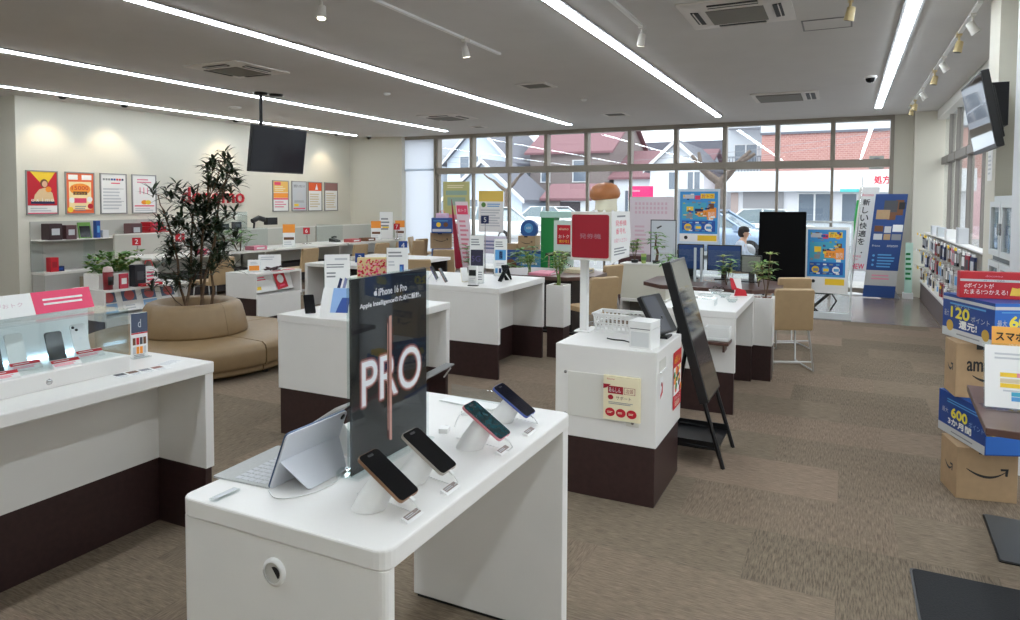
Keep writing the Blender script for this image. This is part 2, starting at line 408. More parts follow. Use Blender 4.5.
cassette(-6.65, 10.95, 'small-looking ceiling air conditioner far back above the window blind')
def oblong_ac():
    t = T('ceiling_air_conditioner', 'oblong ceiling air conditioner far right before the window wall', 'air conditioner', (-.82, 10.85, CH), group='four-way ceiling air conditioners')
    MB().box(-.45, .45, -.42, .42, -.02, 0, acw).build('fascia', t, bev=.006)
    MB().box(-.38, .22, -.34, .34, -.034, -.02, acd).build('intake_grille', t)
    m = MB(); m.box(.28, .40, -.3, .3, -.026, -.02, acb); m.box(.33, .345, -.3, .3, -.03, -.02, acw); m.build('air_outlet', t)
oblong_ac()
def vent(x, y, s, lab):
    t = T('ceiling_vent', lab, 'vent', (x, y, CH)); m = MB(); h = s/2
    m.box(-h, h, -h, -h+.05, -.014, 0, acw); m.box(-h, h, h-.05, h, -.014, 0, acw); m.box(-h, -h+.05, -h+.05, h-.05, -.014, 0, acw); m.box(h-.05, h, -h+.05, h-.05, -.014, 0, acw)
    m.build('frame', t); m = MB(); m.box(-h+.05, h-.05, -h+.05, h-.05, -.004, 0, acb)
    for i in range(6):
        y0 = -h+.06+i*(s-.12)/6; m.box(-h+.05, h-.05, y0, y0+.03, -.01, -.004, acd)
    m.build('grille', t)
vent(-3.77, 8.5, .44, 'square ceiling vent between the two middle light strips')
vent(-3.7, 11.8, .42, 'square ceiling vent close to the window wall')
vent(-6.9, 12.6, .3, 'little ceiling vent behind the farthest air conditioner')
m = MB(); hx = mat('hatch_edge', (118, 116, 114), .5)
for (x0, x1, y0, y1) in ((-.2, .2, -.19, -.175), (-.2, .2, .175, .19), (-.2, -.185, -.175, .175), (.185, .2, -.175, .175)): m.box(x0, x1, y0, y1, -.006, 0, hx)
m.box(-.185, .185, -.175, .175, -.003, 0, ceil_m)
m.build('ceiling_hatch', loc=(-.18, 6.65, CH), label='square access hatch set in the ceiling beside the big air conditioner', cat='hatch')
def dome_cam(x, y, lab):
    t = T('dome_camera', lab, 'security camera', (x, y, CH)); MB().lathe([(0, -.03), (.07, -.03), (.075, -.02), (.075, 0)], whitep, n=18).build('base', t)
    MB().lathe([(0, -.085), (.03, -.077), (.048, -.06), (.055, -.03)], screen, n=18).build('dome', t)
dome_cam(.24, 9.57, 'small dome camera on the ceiling left of the right light strip')
dome_cam(-10.27, 13.3, 'dome camera on the ceiling in the far left back corner')
for x, y, r, lab in ((-9.2, 8.34, .1, 'flat round smoke detector above the middle of the poster wall'), (-6.0, 8.2, .05, 'tiny round sensor left of the hanging television light strip'), (-3.6, 9.9, .05, 'tiny round sensor between the two square vents')):
    MB().lathe([(0, -.035), (r*.6, -.03), (r, -.015), (r, 0)], whitep, n=20).build('smoke_detector', loc=(x, y, CH), label=lab, cat='smoke detector')
# downlights near the poster wall, each with a warm lamp
def spot(o, loc, to, watts, ang, col, blend=.6):
    d = bpy.data.lights.new('lamp', 'SPOT'); d.energy = watts; d.spot_size = ang; d.spot_blend = blend; d.color = col; d.shadow_soft_size = .04
    l = bpy.data.objects.new('lamp', d); COL.objects.link(l); l.parent = o; l.location = loc
    v = Vector(to)-Vector(loc); l.rotation_euler = v.to_track_quat('-Z', 'Y').to_euler()
warm = (1, .80, .52)
for k, (y, lab) in enumerate(((6.45, 'black recessed downlight above the first poster on the left wall'), (7.45, 'black recessed downlight above the third poster on the left wall'), (9.75, 'black recessed downlight above the red wall lettering'),
             (11.4, 'black recessed downlight above the fifth poster'), (12.7, 'black recessed downlight above the last poster'))):
    t = T('downlight', lab, 'downlight', (-10.75, y, CH)); MB().lathe([(.035, -.03), (.05, -.012), (.055, 0), (.0, -.001)], black, n=16).build('can', t)
    spot(t, (0, 0, -.04), (-.33, 0, -1.3), SPOT_W, 1.5, warm)
# track lights
def track_light(name_lab, x0, y0, y1, heads, lit=True):
    t = T('lighting_track', name_lab, 'track', (x0, y0, CH)); MB().box(-.018, .018, 0, y1-y0, -.02, 0, steel if heads is None else whitep).build('rail', t)
sp_w = mat('spot_white', (216, 212, 204), .4); sp_c = mat('spot_cream', (196, 176, 130), .4)
bulb = mat('spot_bulb', (255, 244, 220), .5, emit=6)
def spot_head(x, y, lab, m_=None, aim=(.5, .3, -1), grp=None, on=True):
    m_ = m_ or sp_w
    t = T('spotlight', lab, 'spotlight', (x, y, CH), group=grp)
    MB().box(-.02, .02, -.05, .05, -.035, -.02 if abs(x+.0) > 9 else 0, m_).build('adapter', t)
    MB().cyl((0, 0, -.03), (0, 0, -.10), .010, m_, n=8).build('stem', t)
    a = Vector(aim).normalized(); p = Vector((0, 0, -.125))
    m = MB(); m.tube([p-a*.05, p-a*.042, p+a*.02, p+a*.055], [.015, .03, .034, .038], m_, 16); m.build('can', t)
    m = MB(); m.tube([p+a*.0552, p+a*.057], [.031, .031], bulb if on else black, 14); m.build('lens', t)
track_light('white lighting track at the top of the picture left of centre', -3.31, 3.6, 6.5, 1)
spot_head(-3.31, 5.78, 'white spotlight near the end of the left lighting track', aim=(.1, .25, -1))
spot_head(-3.62, 4.12, 'white spotlight at the very top of the picture left of the lighting track', aim=(.1, -.2, -1))
track_light('dark lighting track right of the central light strip', -1.655, 3.8, 6.05, 1)
spot_head(-1.655, 6.02, 'white spotlight at the end of the dark lighting track', aim=(-.25, .3, -1))
spot_head(.0, 5.86, 'cream spotlight hanging beside the ceiling hatch', sp_c, aim=(-.2, .2, -1), on=False)
track_light('long lighting track close to the right windows', .9, 6.4, 12.9, 1)
for k, (y, c) in enumerate(((6.75, 0), (7.5, 1), (8.55, 0), (9.4, 1), (10.7, 0), (11.9, 1), (12.5, 1))):
    nm = ['nearest', 'second nearest', 'third nearest', 'fourth nearest', 'fifth nearest', 'sixth nearest', 'farthest'][k]
    spot_head(.9, y, '%s %s spotlight on the right window track' % (nm, ['white', 'cream'][c]), [sp_w, sp_c][c], aim=(.5, .1, -.8) if c == 0 else (-.2, 0, -1), grp='spotlights on the right window track', on=False)
# hanging television
t = T('ceiling_television', 'black flat television hanging from a ceiling pole, screen off', 'television', (-7.57, 7.62, CH))
MB().lathe([(0, -.03), (.09, -.03), (.1, 0)], blackm, n=20).build('ceiling_plate', t)
MB().cyl((-.08, -.22, 0), (-.08, -.22, -.55), .025, blackm, n=10).build('pole', t)
MB().lathe([(.0, -.04), (.09, -.03), (.1, 0)], blackm, c=(-.08, -.22, 0), n=20).build('pole_collar', t)
M = Fr((-.02, .03, -1.15), (0, 1, 0), (.13, 0, 1))
m = MB(); m.box(-.54, .54, 0, .67, -.05, 0, black, M); m.box(-.3, .3, .15, .5, -.09, -.05, black, M); m.build('body', t, bev=.006)
MB().box(-.525, .525, .02, .655, 0, .002, mat('tv_screen_off', (16, 17, 26), .12), M).build('screen', t)
# right television on its arm
t = T('wall_television', 'flat television on a swivel arm by the right window showing a reflection', 'television', (.8, 5.7, 2.2))
M = Fr((.055, 0, -.235), (0, -1, 0), (-.2, 0, 1)); M = M @ Matrix.Translation((0, 0, 0))
m = MB(); m.box(-.42, .42, 0, .5, -.045, 0, black, M); m.box(-.30, .34, .06, .40, -.07, -.045, black, M); m.build('body', t, bev=.005)
MB().box(-.40, .40, .025, .48, 0, .002, mat('tv_screen_gloss', (34, 37, 44), .03, spec=1, coat=1), M).build('screen', t)
m = MB(); m.box(.1, .2, .1, .3, -.05, .25, blackm); m.tube([(.15, .2, .1), (.19, .3, .1), (.22, .4, .1)], .03, blackm, 8); m.box(.16, .22, .36, .44, -.06, .26, blackm); m.build('wall_arm', t)
# ================================================================== display counters
def panel_counter(name, lab, x0, x1, y0, y1, h=.83, wb=.32, open_side='R', front_panel=True, fp=.05, back_in=.34, grp=None, mirror=False, extra=None):
    """desk whose long open side looks towards +X: slab top, near and far leg panels, back panel; white over dark"""
    t = T(name, lab, 'counter', ((x0+x1)/2, (y0+y1)/2, 0), group=grp)
    cx, cy = (x0+x1)/2, (y0+y1)/2; X0, X1, Y0, Y1 = x0-cx, x1-cx, y0-cy, y1-cy; e = .004
    m = MB(); m.box(X0, X1, Y0, Y1, h-.055, h, white); m.build('countertop', t, bev=.006)
    m = MB(); m.box(X0+e, X1-e, Y0+e, Y0+.045, wb, h-.055, white); m.build('near_panel', t, bev=.002)
    m = MB(); m.box(X0+e, X1-e, Y1-.05, Y1-e, wb, h-.055, white); m.build('far_panel', t, bev=.002)
    m = MB(); m.box(X0+e, X1-back_in, Y0+.045, Y1-.05, wb, h-.055, white); m.build('back_panel', t)
    m = MB(); m.box(X0+.012, X1-.012, Y0+.012, Y0+.045, 0, wb, dark); m.box(X0+.012, X1-.012, Y1-.05, Y1-.012, 0, wb, dark)
    m.box(X0+.012, X1-back_in-.006, Y0+.045, Y1-.05, 0, wb, dark); m.build('dark_base', t, bev=.003)
    return t
# A: the foreground table
t = T('display_table', 'white phone display table in the foreground with grommet in its end panel', 'table', (-1.215, 1.76, 0))
m = MB(); m.rbox(-.33, .33, -.56, .57, .782, .83, .035, white); m.build('tabletop', t, bev=.005)
m = MB(); m.rbox(-.326, .326, -.556, -.51, 0, .782, .02, white); m.build('end_panel', t, bev=.002)
m = MB(); m.box(-.326, .32, .515, .565, .012, .782, white); m.build('far_panel', t, bev=.003)
MB().box(-.31, .31, .52, .56, 0, .012, black).build('plinth', t)
MB().box(-.326, -.29, -.51, .515, .3, .782, white).build('back_panel', t)
M = FY(0, -.556, .708); m = MB(); m.lathe([(.034, 0), (.034, .006), (.027, .009), (.025, .009)], whitep, M=M, n=24); m.disc(0, 0, .03, mat('grommet_lid', (206, 204, 198), .5), M, .004)
m.poly([(.004+.016*math.cos(a), -.001+.016*math.sin(a)) for a in [i*PI/8-.9 for i in range(9)]], blackp, M, .006); m.build('cable_grommet', t)
# B: left counter
panel_counter('display_counter', 'white counter at the left edge carrying the lit phone showcase', -3.2, -2.71, .2, 2.31)
# G, H, J
panel_counter('display_counter', 'white and dark counter standing behind the tall black poster', -3.48, -2.72, 3.49, 4.52)
panel_counter('display_counter', 'white and dark counter in the middle with tall price cards', -4.6, -2.76, 5.42, 6.47)
panel_counter('display_counter', 'white and dark counter right of the slanted digital sign', -1.3, -.715, 5.32, 6.47, h=.785)
# C: ticket counter
t = T('ticket_counter', 'square white and dark reception counter with notice on its front', 'counter', (-1.145, 3.78, 0))
X0, X1, Y0, Y1 = -.275, .29, -.295, .29
m = MB(); m.box(X0, X1, Y0, Y1, .32, .826, white)
m.build('cabinet_body', t, bev=.005)
MB().box(X0+.01, X1-.01, Y0+.01, Y1-.01, 0, .32, dark).build('dark_base', t, bev=.004)
m = MB(); M = FY(0, Y0, 0); m.box(-.2, .09, .435, .68, -.001, .004, mat('panel_white', (222, 220, 212), .4), M); m.build('access_panel', t, bev=.002)
for (x, z) in ((-.215, .672), (.165, .672), (.165, .44), (-.215, .44)):
    m = MB(); m.lathe([(0, .008), (.007, .007), (.009, 0)], steel, c=(0, 0, 0), M=FY(x, Y0, z), n=12); m.build('screw', t)
MB().box(.13, .2, .42, .69, -.001, .003, mat('panel_white'), FY(0, Y0, 0)).build('side_panel', t, bev=.0015)
M = FX(X1, -.17, .74); m = MB(); m.box(-.07, .07, -.03, .03, -.0005, .0015, mat('slot_shadow', (204, 202, 194), .6), M); m.box(-.07, .07, -.036, -.028, -.0005, .012, whitep, M); m.build('card_slot', t)
# notice on its front
t = T('notice', 'cream notice with red title and three red circles on the ticket counter front', 'notice', (-1.035, 3.485, .45))
WS = Matrix.Scale(1.17, 4, (1, 0, 0)); m = MB(); M = WS @ FY(0, -.006, 0); m.box(-.085, .085, 0, .235, 0, .018, cream, M); M = WS @ FY(0, -.0245, 0)
m.text('あんしん', -.03, .15, .026, paper, M, w=.055, z=.003); m.quad(-.063, .008, .142, .182, dred, M, .001); m.quad(.012, .063, .144, .180, dred, M, .001); m.quad(.014, .061, .146, .178, cream, M, .0015)
m.text('店頭', .037, .151, .022, dred, M, w=.036); m.text('サポート', .01, .112, .02, brownp, M, w=.07); m.disc(-.05, .122, .013, dred, M)
m.lines(-.06, .06, .085, .1, 2, greyp, M); m.text('docomo', -.05, .215, .009, red, M, w=.035)
m.poly([(-.085, .19), (-.05, .19), (-.07, .17), (-.085, .165)], dred, M)
for x in (-.052, -.002, .048): m.disc(x, .042, .023, red, M); m.lines(x-.014, x+.014, .036, .048, 2, cream, M, z=.003)
m.build('notice_board', t)
t = T('sticker', 'small red figure sticker on the right side of the ticket counter', 'sticker', (-.853, 3.58, .56))
M = FX(0, 0, 0); m = MB(); m.quad(-.032, .032, 0, .12, paper, M, .0006); m.poly([(-.026, .005), (.026, .03), (.026, .09), (.01, .07), (-.005, .04), (-.026, .03)], red, M, .0012); m.disc(-.002, .08, .012, dred, M, .0014); m.build('sheet', t)
t = T('poster', 'red campaign poster on the rear right edge of the ticket counter', 'poster', (-.853, 3.97, .42))
M = FX(0, 0, 0); m = MB(); m.quad(-.115, .095, 0, .33, red, M, .0008); m.quad(-.105, .085, .08, .24, paper, M, .0014); m.text('d払い', -.01, .26, .045, yellow, M, w=.16)
rn = random.Random(3)
for k in range(26):
    x, y = -.09+rn.random()*.16, .095+rn.random()*.13; m.disc(x, y, .012+rn.random()*.012, rn.choice([red, yellow, green, orange, dgrey, pink]), M, .0018+k*.00005, n=10)
m.text('チャンス', -.01, .042, .03, paper, M, w=.14); m.lines(-.07, .06, .012, .04, 3, cream, M); m.build('sheet', t)
# ================================================================== things on the foreground table
TZ = .83
# --- tall black poster in a clear stand
t = T('poster_stand', 'tall black phone poster in a clear acrylic stand with glowing white letters', 'poster stand', (-1.215, 1.676, TZ))
m = MB(); m.box(.004, .008, -.194, .194, .006, .56, acry); m.box(-.008, -.004, -.194, .194, .006, .56, acry); m.box(-.03, .03, -.194, .194, 0, .006, acry)
m.box(-.008, .008, -.194, -.19, .006, .56, acry); m.build('acrylic_holder', t)
pbk = mat('poster_black', (30, 30, 34), .3, spec=.25, noise=.3, nscale=5); pgl = mat('poster_glow_print', (138, 84, 78), .14); pgl2 = mat('poster_glow_print_pale', (206, 160, 160), .14)
pw = mat('poster_white_print', (250, 246, 250), .2); rose = mat('rose_gold_print', (214, 158, 146), .2); rosed = mat('rose_gold_dark_print', (96, 62, 58), .2)
m = MB(); m.box(-.0025, .0025, -.189, .189, .008, .556, pbk); M = Fr((.003, 0, 0), (0, 1, 0), (0, 0, 1))
for (mt, rad, z) in ((pgl, .010, .0004), (pgl2, .0045, .0010)):
    for k in range(12):
        m.text('PRO', .004+rad*math.cos(k*PI/6), .19+rad*math.sin(k*PI/6), .128, mt, M, w=.296, z=z+k*.00002)
m.text('PRO', .004, .19, .128, pw, M, w=.296, z=.0016)
m.poly([(-.027, .062), (-.014, .062), (-.014, .425), (-.027, .425)], rosed, M, .0019); m.poly([(-.016, .057), (-.004, .055), (-.004, .432), (-.016, .43)], rose, M, .002)
m.quad(-.025, -.022, .09, .41, rose, M, .0021)
for y in (.335, .36, .385): m.disc(-.001, y, .007, rosed, M, .0019, 10, .011)
m.text('iPhone 16 Pro', .004, .497, .021, pw, M, w=.142, bold=.0007); m.text('Apple Intelligenceのために設計。', .0, .466, .020, pw, M, w=.305, bold=.0006)
# the bitten fruit mark before the name
ap = [(-.0495, .489)]
ap = []
for k in range(22):
    a = 2*PI*k/22; r = .0075*(1+.12*math.cos(2*a)+.1*abs(math.cos(a)));
    x, y = r*math.cos(a), r*math.sin(a)*1.05
    if math.hypot(x-.0085, y-.001) < .0045: x -= .0035
    ap.append((-.080+x, .506+y))
m.poly(ap, pw, M, .002); m.poly([(-.081, .515), (-.077, .521), (-.075, .520), (-.078, .515)], pw, M, .002)
m.build('poster_sheet', t)
# --- phones on slanted round stands
def phone(lab, x, y, body, scr, face=1, grp='demo phones on slanted white stands', tiltd=33, dist=.108, extra=None):
    """round white stand rising from the table to the middle of a reclined phone; face=+1 looks towards +X"""
    st = T('phone_stand', 'slanted round white stand '+extra, 'phone stand', (x, y, TZ), 0 if face > 0 else PI, group='slanted white phone stands')
    a = math.radians(tiltd); nrm = Vector((math.sin(a), 0, math.cos(a))); c = nrm*dist
    m = MB()
    rings = []
    for k in range(5):
        f = k/4; p = nrm*(dist*f); rad = .040-.008*f; ring = []
        u = Vector((0, 1, 0)); w = nrm.cross(u).normalized() if k else Vector((1, 0, 0))
        if k == 0:
            ring = [(rad*1.05*math.cos(2*PI*j/20), rad*math.sin(2*PI*j/20), 0.001) for j in range(20)]
        else:
            w = Vector((math.cos(a), 0, -math.sin(a)))
            ring = [tuple(p+rad*(math.cos(2*PI*j/20)*w+math.sin(2*PI*j/20)*u)) for j in range(20)]
        rings.append(ring)
    m.ring(rings, whitep); m.build('stand_body', st)
    ph = T('phone', lab, 'phone', (x, y, TZ), 0 if face > 0 else PI, group=grp)
    M = Fr(tuple(c+nrm*.001), (0, 1, 0), (-math.cos(a), 0, math.sin(a)))
    m = MB(); m.rbox(-.0395, .0395, -.079, .079, 0, .0085, .012, body, M); m.build('body', ph, bev=.0012)
    m = MB(); m.prism(rrect(-.0378, .0378, -.0773, .0773, .011), .0083, .0093, scr, M); m.prism(rrect(-.011, .011, .063, .070, .0034), .0093, .0095, black, M); m.build('screen', ph)
    m = MB(); pl = M @ Vector((0, -.078, .004)); m.box(-.005, .005, -.092, -.075, .001, .007, whitep, M)
    q = M @ Vector((0, -.092, .004))
    m.tube([q, q+Vector((.012, .004, -.02)), Vector((q.x-.01, .02, .004)), Vector((.03, .045, .003)), Vector((-.03, .06, .003)), Vector((-.075, .05, .003))], .0016, whitep, 5); m.build('charging_cable', ph)
    return ph
tit = mat('titanium_bronze', (150, 116, 92), .3, metal=.7); tits = mat('titanium_light', (178, 170, 160), .3, metal=.7)
pkm = mat('phone_pink', (206, 130, 140), .3, metal=.3); blm_ = mat('phone_blue', (74, 92, 160), .3, metal=.3); whb = mat('phone_white', (226, 224, 224), .25, metal=.1)
teal = mat('teal_screen', (22, 56, 62), .1, noise=.7, nscale=60); nvs = mat('navy_screen', (14, 16, 30), .1)
phone('bronze edged black phone in front of the tall poster, nearest of four', -1.062, 1.365, tit, screen, extra='under the bronze edged phone')
phone('black phone with pale metal edge, second from the front', -1.062, 1.55, tits, screen, extra='under the second phone from the front')
phone('pink edged phone with teal screen, third from the front', -1.045, 1.85, pkm, teal, extra='under the pink edged phone')
phone('blue edged phone with dark screen at the far table end', -1.075, 2.13, blm_, nvs, dist=.09, extra='under the blue edged phone')
phone('white phone reclining on the far side of the poster beside the tablet', -1.385, 1.66, whb, screen, face=-1, extra='behind the tablet, hidden side of the poster')
phone('white phone at the hidden side of the poster near its far edge', -1.385, 2.02, whb, screen, face=-1, extra='peeking out beyond the poster edge')
# --- price plates
for k, (y, lab) in enumerate(((1.37, 'small grey price plate before the nearest phone'), (1.55, 'small grey price plate before the second phone'), (1.865, 'small grey price plate before the pink phone'), (2.06, 'small grey price plate before the blue phone'))):
    t = T('price_plate', lab, 'price plate', (-.932, y, TZ), group='grey price plates along the table edge')
    m = MB(); m.prism([(-.012, 0), (.012, 0), (.008, .004), (-.010, .010)], -.034, .034, whitep, Fr((0, 0, 0), (1, 0, 0), (0, 0, 1))); m.build('holder', t)
    M = Fr((-.001, 0, .0072), (0, 1, 0), (-1, 0, .33)); m = MB(); m.quad(-.028, .03, -.008, .008, mat('plate_print', (142, 128, 122), .5), M, .0012); m.lines(-.024, .02, -.005, .005, 2, lgrey, M); m.build('label_strip', t)
t = T('price_plate', 'faint clear price plate before the tablet keyboard', 'price plate', (-1.44, 1.255, TZ))
m = MB(); m.box(-.012, .012, -.04, .04, 0, .006, acry); m.build('holder', t); MB().quad(-.035, .035, -.007, .007, lgrey, Fr((0, 0, .006), (0, 1, 0), (-1, 0, 0))).build('label_strip', t)
# --- tablet computer with kickstand and keyboard
t = T('tablet_computer', 'pale tablet computer standing on its kickstand beside the poster', 'tablet', (-1.372, 1.335, TZ))
silv = mat('tablet_silver', (214, 217, 224), .35, metal=.15); tbl_ed = mat('tablet_edge', (70, 90, 116), .35, metal=.4)
tb = math.radians(22); M = Fr((0, 0, .002), (0, 1, 0), (math.sin(tb), 0, math.cos(tb)))
m = MB(); m.prism(rrect(0, .245, 0, .17, .012), .0045, .009, silv, M); m.build('back_cover', t, bev=.0015)
m = MB(); m.prism(rrect(-.0005, .2455, -.0005, .1705, .012), 0, .0045, tbl_ed, M); m.prism(rrect(.004, .241, .004, .166, .009), -.001, 0, screen, M); m.build('screen', t)
m = MB(); m.lathe([(0, .0115), (.008, .011), (.009, .009)], black, c=(.228, .154, 0), M=M, n=14); m.build('camera_lens', t)
hy = .085; p = M @ Vector((0, hy, .009)); foot = Vector((.105, 0, .001))
up = Vector((p.x, 0, p.z))-foot
Mk = Fr((foot.x, 0, foot.z), (0, 1, 0), (up.x, 0, up.z)); L = up.length
m = MB(); m.prism([(.05, 0), (.19, 0), (.2, .006), (.238, L), (.004, L), (.04, .006)], 0, .003, silv, Mk); m.build('kickstand', t)
t = T('keyboard_cover', 'light grey felt keyboard lying behind the standing tablet', 'keyboard', (-1.475, 1.44, TZ), rz=.06)
m = MB(); m.rbox(-.098, .098, -.11, .15, 0, .005, .006, mat('grey_felt', (186, 188, 186), .9, noise=.05, nscale=150)); m.build('felt_body', t)
m = MB()
for i in range(5):
    for j in range(11): m.box(-.03+i*.022, -.012+i*.022, -.098+j*.0215, -.081+j*.0215, .005, .0062, lgrey)
m.build('keys', t)
def cable(lab, pts, r=.0018, m_=whitep, name='cable'):
    m = MB(); 
    P = [Vector(p) for p in pts]; out = []
    for i in range(len(P)-1):
        a = P[max(i-1, 0)]; b = P[i]; c = P[i+1]; d = P[min(i+2, len(P)-1)]
        for k in range(6):
            u = k/6; out.append(.5*((2*b)+(-a+c)*u+(2*a-5*b+4*c-d)*u*u+(-a+3*b-3*c+d)*u**3))
    out.append(P[-1]); m.tube(out, r, m_, 5)
    return m.build(name, label=lab, cat='cable')
cable('white cable looping around the tablet kickstand', [(-1.36, 1.325, .835), (-1.30, 1.30, .833), (-1.245, 1.36, .833), (-1.235, 1.45, .834), (-1.26, 1.5, .834), (-1.27, 1.56, .834)])
cable('white cable curling from the small plug box beyond the poster', [(-1.17, 1.97, .84), (-1.16, 2.0, .88), (-1.12, 2.03, .88), (-1.09, 2.0, .845), (-1.08, 1.95, .833)])
for k, (x, y, lab) in enumerate(((-1.19, 1.94, 'small white plug box on the table just beyond the poster'), (-1.22, 2.14, 'small white plug box near the far clear plate'), (-1.25, 1.50, 'clear plug box at the near foot of the poster'))):
    t = T('plug_box', lab, 'plug', (x, y, TZ), .3)
    MB().rbox(-.016, .016, -.02, .02, 0, .016, .004, whitep if k < 2 else acry).build('case', t, bev=.001)
    MB().box(-.006, .006, .02, .032, .004, .012, steel).build('plug_tip', t)
t = T('acrylic_card_stand', 'clear acrylic card stand lying by the far table end', 'card stand', (-1.27, 2.27, TZ), -.1)
m = MB(); m.box(-.12, .12, -.05, .03, 0, .003, acry); m.box(-.12, .12, .03, .033, 0, .05, acry); m.build('clear_body', t)
MB().box(-.118, .118, -.045, .028, .003, .004, paper).build('paper_insert', t)
# ================================================================== lit showcase on the left counter
CZ = .83
t = T('phone_showcase', 'lit white glass showcase on the left counter holding demo phones', 'showcase', (-3.05, 1.1, CZ))
m = MB(); m.box(-.145, .15, -.88, .915, 0, .07, white); m.build('plinth', t, bev=.004)
m = MB(); m.lathe([(0, .004), (.011, .004), (.013, 0)], steel, M=FX(.15, .56, .03), n=16); m.build('lock', t)
m = MB(); m.box(-.142, -.128, -.88, .90, .07, .30, whitep); m.build('back_board', t)
lit = mat('showcase_light', (196, 232, 255), .5, emit=5)
MB().box(-.127, -.117, -.86, .88, .0705, .086, lit).build('light_bar', t)
m = MB(); m.box(-.145, .12, -.88, .93, .272, .278, acry); m.box(.114, .12, -.88, .93, .07, .272, acry); m.box(-.12, .114, .924, .93, .07, .272, acry); m.build('glass_cover', t)
m = MB(); M = Fr((.0, 0, .288), (0, 1, 0), (-.45, 0, 1))
m.box(-.88, .85, 0, .098, -.006, 0, paper, M); m.quad(.60, .85, 0, .098, pink, M, .001)
m.text('今ならこの機種がおトク', .41, .042, .02, mat('pale_print', (216, 186, 196), .6), M, w=.3, z=.001); m.text('docomo Certified', .02, .045, .022, mat('pale_print'), M, w=.28, z=.001)
m.lines(.64, .82, .03, .07, 2, paper, M, z=.002); m.build('header_board', t)
def case_phone(lab, x, y, body, front, back=False):
    t = T('phone', lab, 'phone', (x, y, CZ+.07), -.1, group='phones inside the lit showcase')
    a = math.radians(68); M = Fr((-.005, 0, .01), (0, 1, 0), (-math.cos(a), 0, math.sin(a))) @ Matrix.Scale(.93, 4)
    m = MB(); m.rbox(-.036, .036, 0, .148, 0, .008, .011, body, M); m.build('body', t, bev=.001)
    if back:
        m = MB(); m.rbox(-.032, -.002, .108, .143, .008, .0095, .008, body, M)
        for (cx, cy) in ((-.024, .132), (-.010, .119)): m.lathe([(0, .013), (.006, .0125), (.007, .0095)], black, c=(cx, cy, 0), M=M, n=12)
        m.disc(0, .075, .007, lgrey, M, .0083); m.build('camera_bump', t)
    else:
        m = MB(); m.prism(rrect(-.0345, .0345, .0015, .1465, .010), .008, .0088, front, M); m.build('screen', t)
    h = T('price_holder', lab.split(' phone')[0]+' phone\'s red topped price holder in the showcase', 'price holder', (x+.03, y+.005, CZ+.07), -.1, group='price holders in the showcase')
    m = MB(); m.prism([(-.014, 0), (.03, 0), (.03, .008), (-.004, .03), (-.014, .03)], -.055, .055, whitep, Fr((0, 0, 0), (1, 0, 0), (0, 0, 1))); m.build('wedge', h)
    M = Fr((.013, 0, .019), (0, 1, 0), (-.034, 0, .022)); m = MB(); m.quad(-.055, .055, .002, .020, red, M, .0008); m.lines(-.05, .045, -.018, -.003, 3, pink, M, z=.0008); m.lines(-.045, .04, .007, .015, 1, paper, M, z=.0012); m.build('price_card', h)
case_phone('upright black phone beside the white one', -2.975, 1.745, black, screen)
case_phone('white phone showing its back and cameras', -3.065, 1.905, whb, None, True)
case_phone('upright black phone at the picture edge', -2.97, 1.50, black, screen)
case_phone('pale phone behind the edge one', -3.07, 1.64, whb, paper)
t = T('price_card', 'standing price card with dark top and food pictures beside the showcase', 'card', (-3.10, 2.20, CZ), -.1)
SC2 = Matrix.Scale(.62, 4, (0, 1, 0)); m = MB(); m.box(-.004, .004, -.065, .065, 0, .22, paper, SC2); M = SC2 @ FX(.004, 0, 0); m.quad(-.065, .065, .125, .22, mat('slate_print', (74, 84, 104), .5), M); m.text('d', 0, .15, .04, lgrey, M); m.quad(-.065, .065, .118, .124, red, M)
rn = random.Random(5)
for k in range(8): m.quad(-.055+(k % 4)*.028, -.032+(k % 4)*.028, .02+(k//4)*.045, .055+(k//4)*.045, rn.choice([brownp, dgrey, orange, red, lgrey]), M)
m.lines(-.05, .05, .004, .018, 2, greyp, M); m.build('card_sheet', t); MB().box(-.03, .03, -.045, .045, 0, .004, acry).build('card_foot', t)
t = T('leaflet', 'picture leaflet lying flat on the left counter beside the showcase', 'leaflet', (-2.83, 2.02, CZ), -.15)
m = MB(); m.box(-.045, .045, -.12, .12, 0, .001, paper); M = FT(0, 0, .001)
for k in range(4): m.quad(-.04, .0, -.11+k*.055, -.065+k*.055, [dgrey, brownp, greyp, mat('rust_print', (150, 104, 90), .6)][k], M, .0005); m.lines(.005, .04, -.11+k*.055, -.07+k*.055, 4, lgrey, M, z=.0005)
m.build('sheet', t)
t = T('leaflet', 'text leaflet lying on the left counter near its right end', 'leaflet', (-2.87, 2.19, CZ), .25)
m = MB(); m.box(-.04, .04, -.06, .06, 0, .001, paper); m.lines(-.03, .03, -.05, .05, 7, lgrey, FT(0, 0, .001), z=.0005); m.build('sheet', t)
# ================================================================== chairs
def chair(lab, x, y, rz, grp):
    """padded beige chair, seat looks towards local +Y"""
    t = T('padded_chair', lab, 'chair', (x, y, 0), rz, group=grp)
    m = MB(); m.rbox(-.19, .19, -.16, .25, .40, .455, .03, chairw); m.build('seat', t, bev=.008)
    M = Fr((0, -.17, .40), (1, 0, 0), (0, -.14, 1)); m = MB()
    m.prism([(-.19, 0), (.19, 0), (.18, .38), (.17, .40), (-.17, .40), (-.18, .38)], -.028, .028, chairw, M); m.build('backrest', t, bev=.010)
    for s in (-1, 1):
        m = MB(); m.tube([(s*.17, .2, .41), (s*.19, .23, .02), (s*.19, -.22, .02), (s*.17, -.14, .41)], .009, legm, 8); m.build('leg_frame', t)
    m = MB(); m.tube([(-.19, -.2, .1), (.19, -.2, .1)], .007, legm, 6); m.build('crossbar', t); m = MB(); m.tube([(-.19, .1, .02), (.19, .1, .02)], .007, legm, 6); m.build('crossbar', t)
    return t
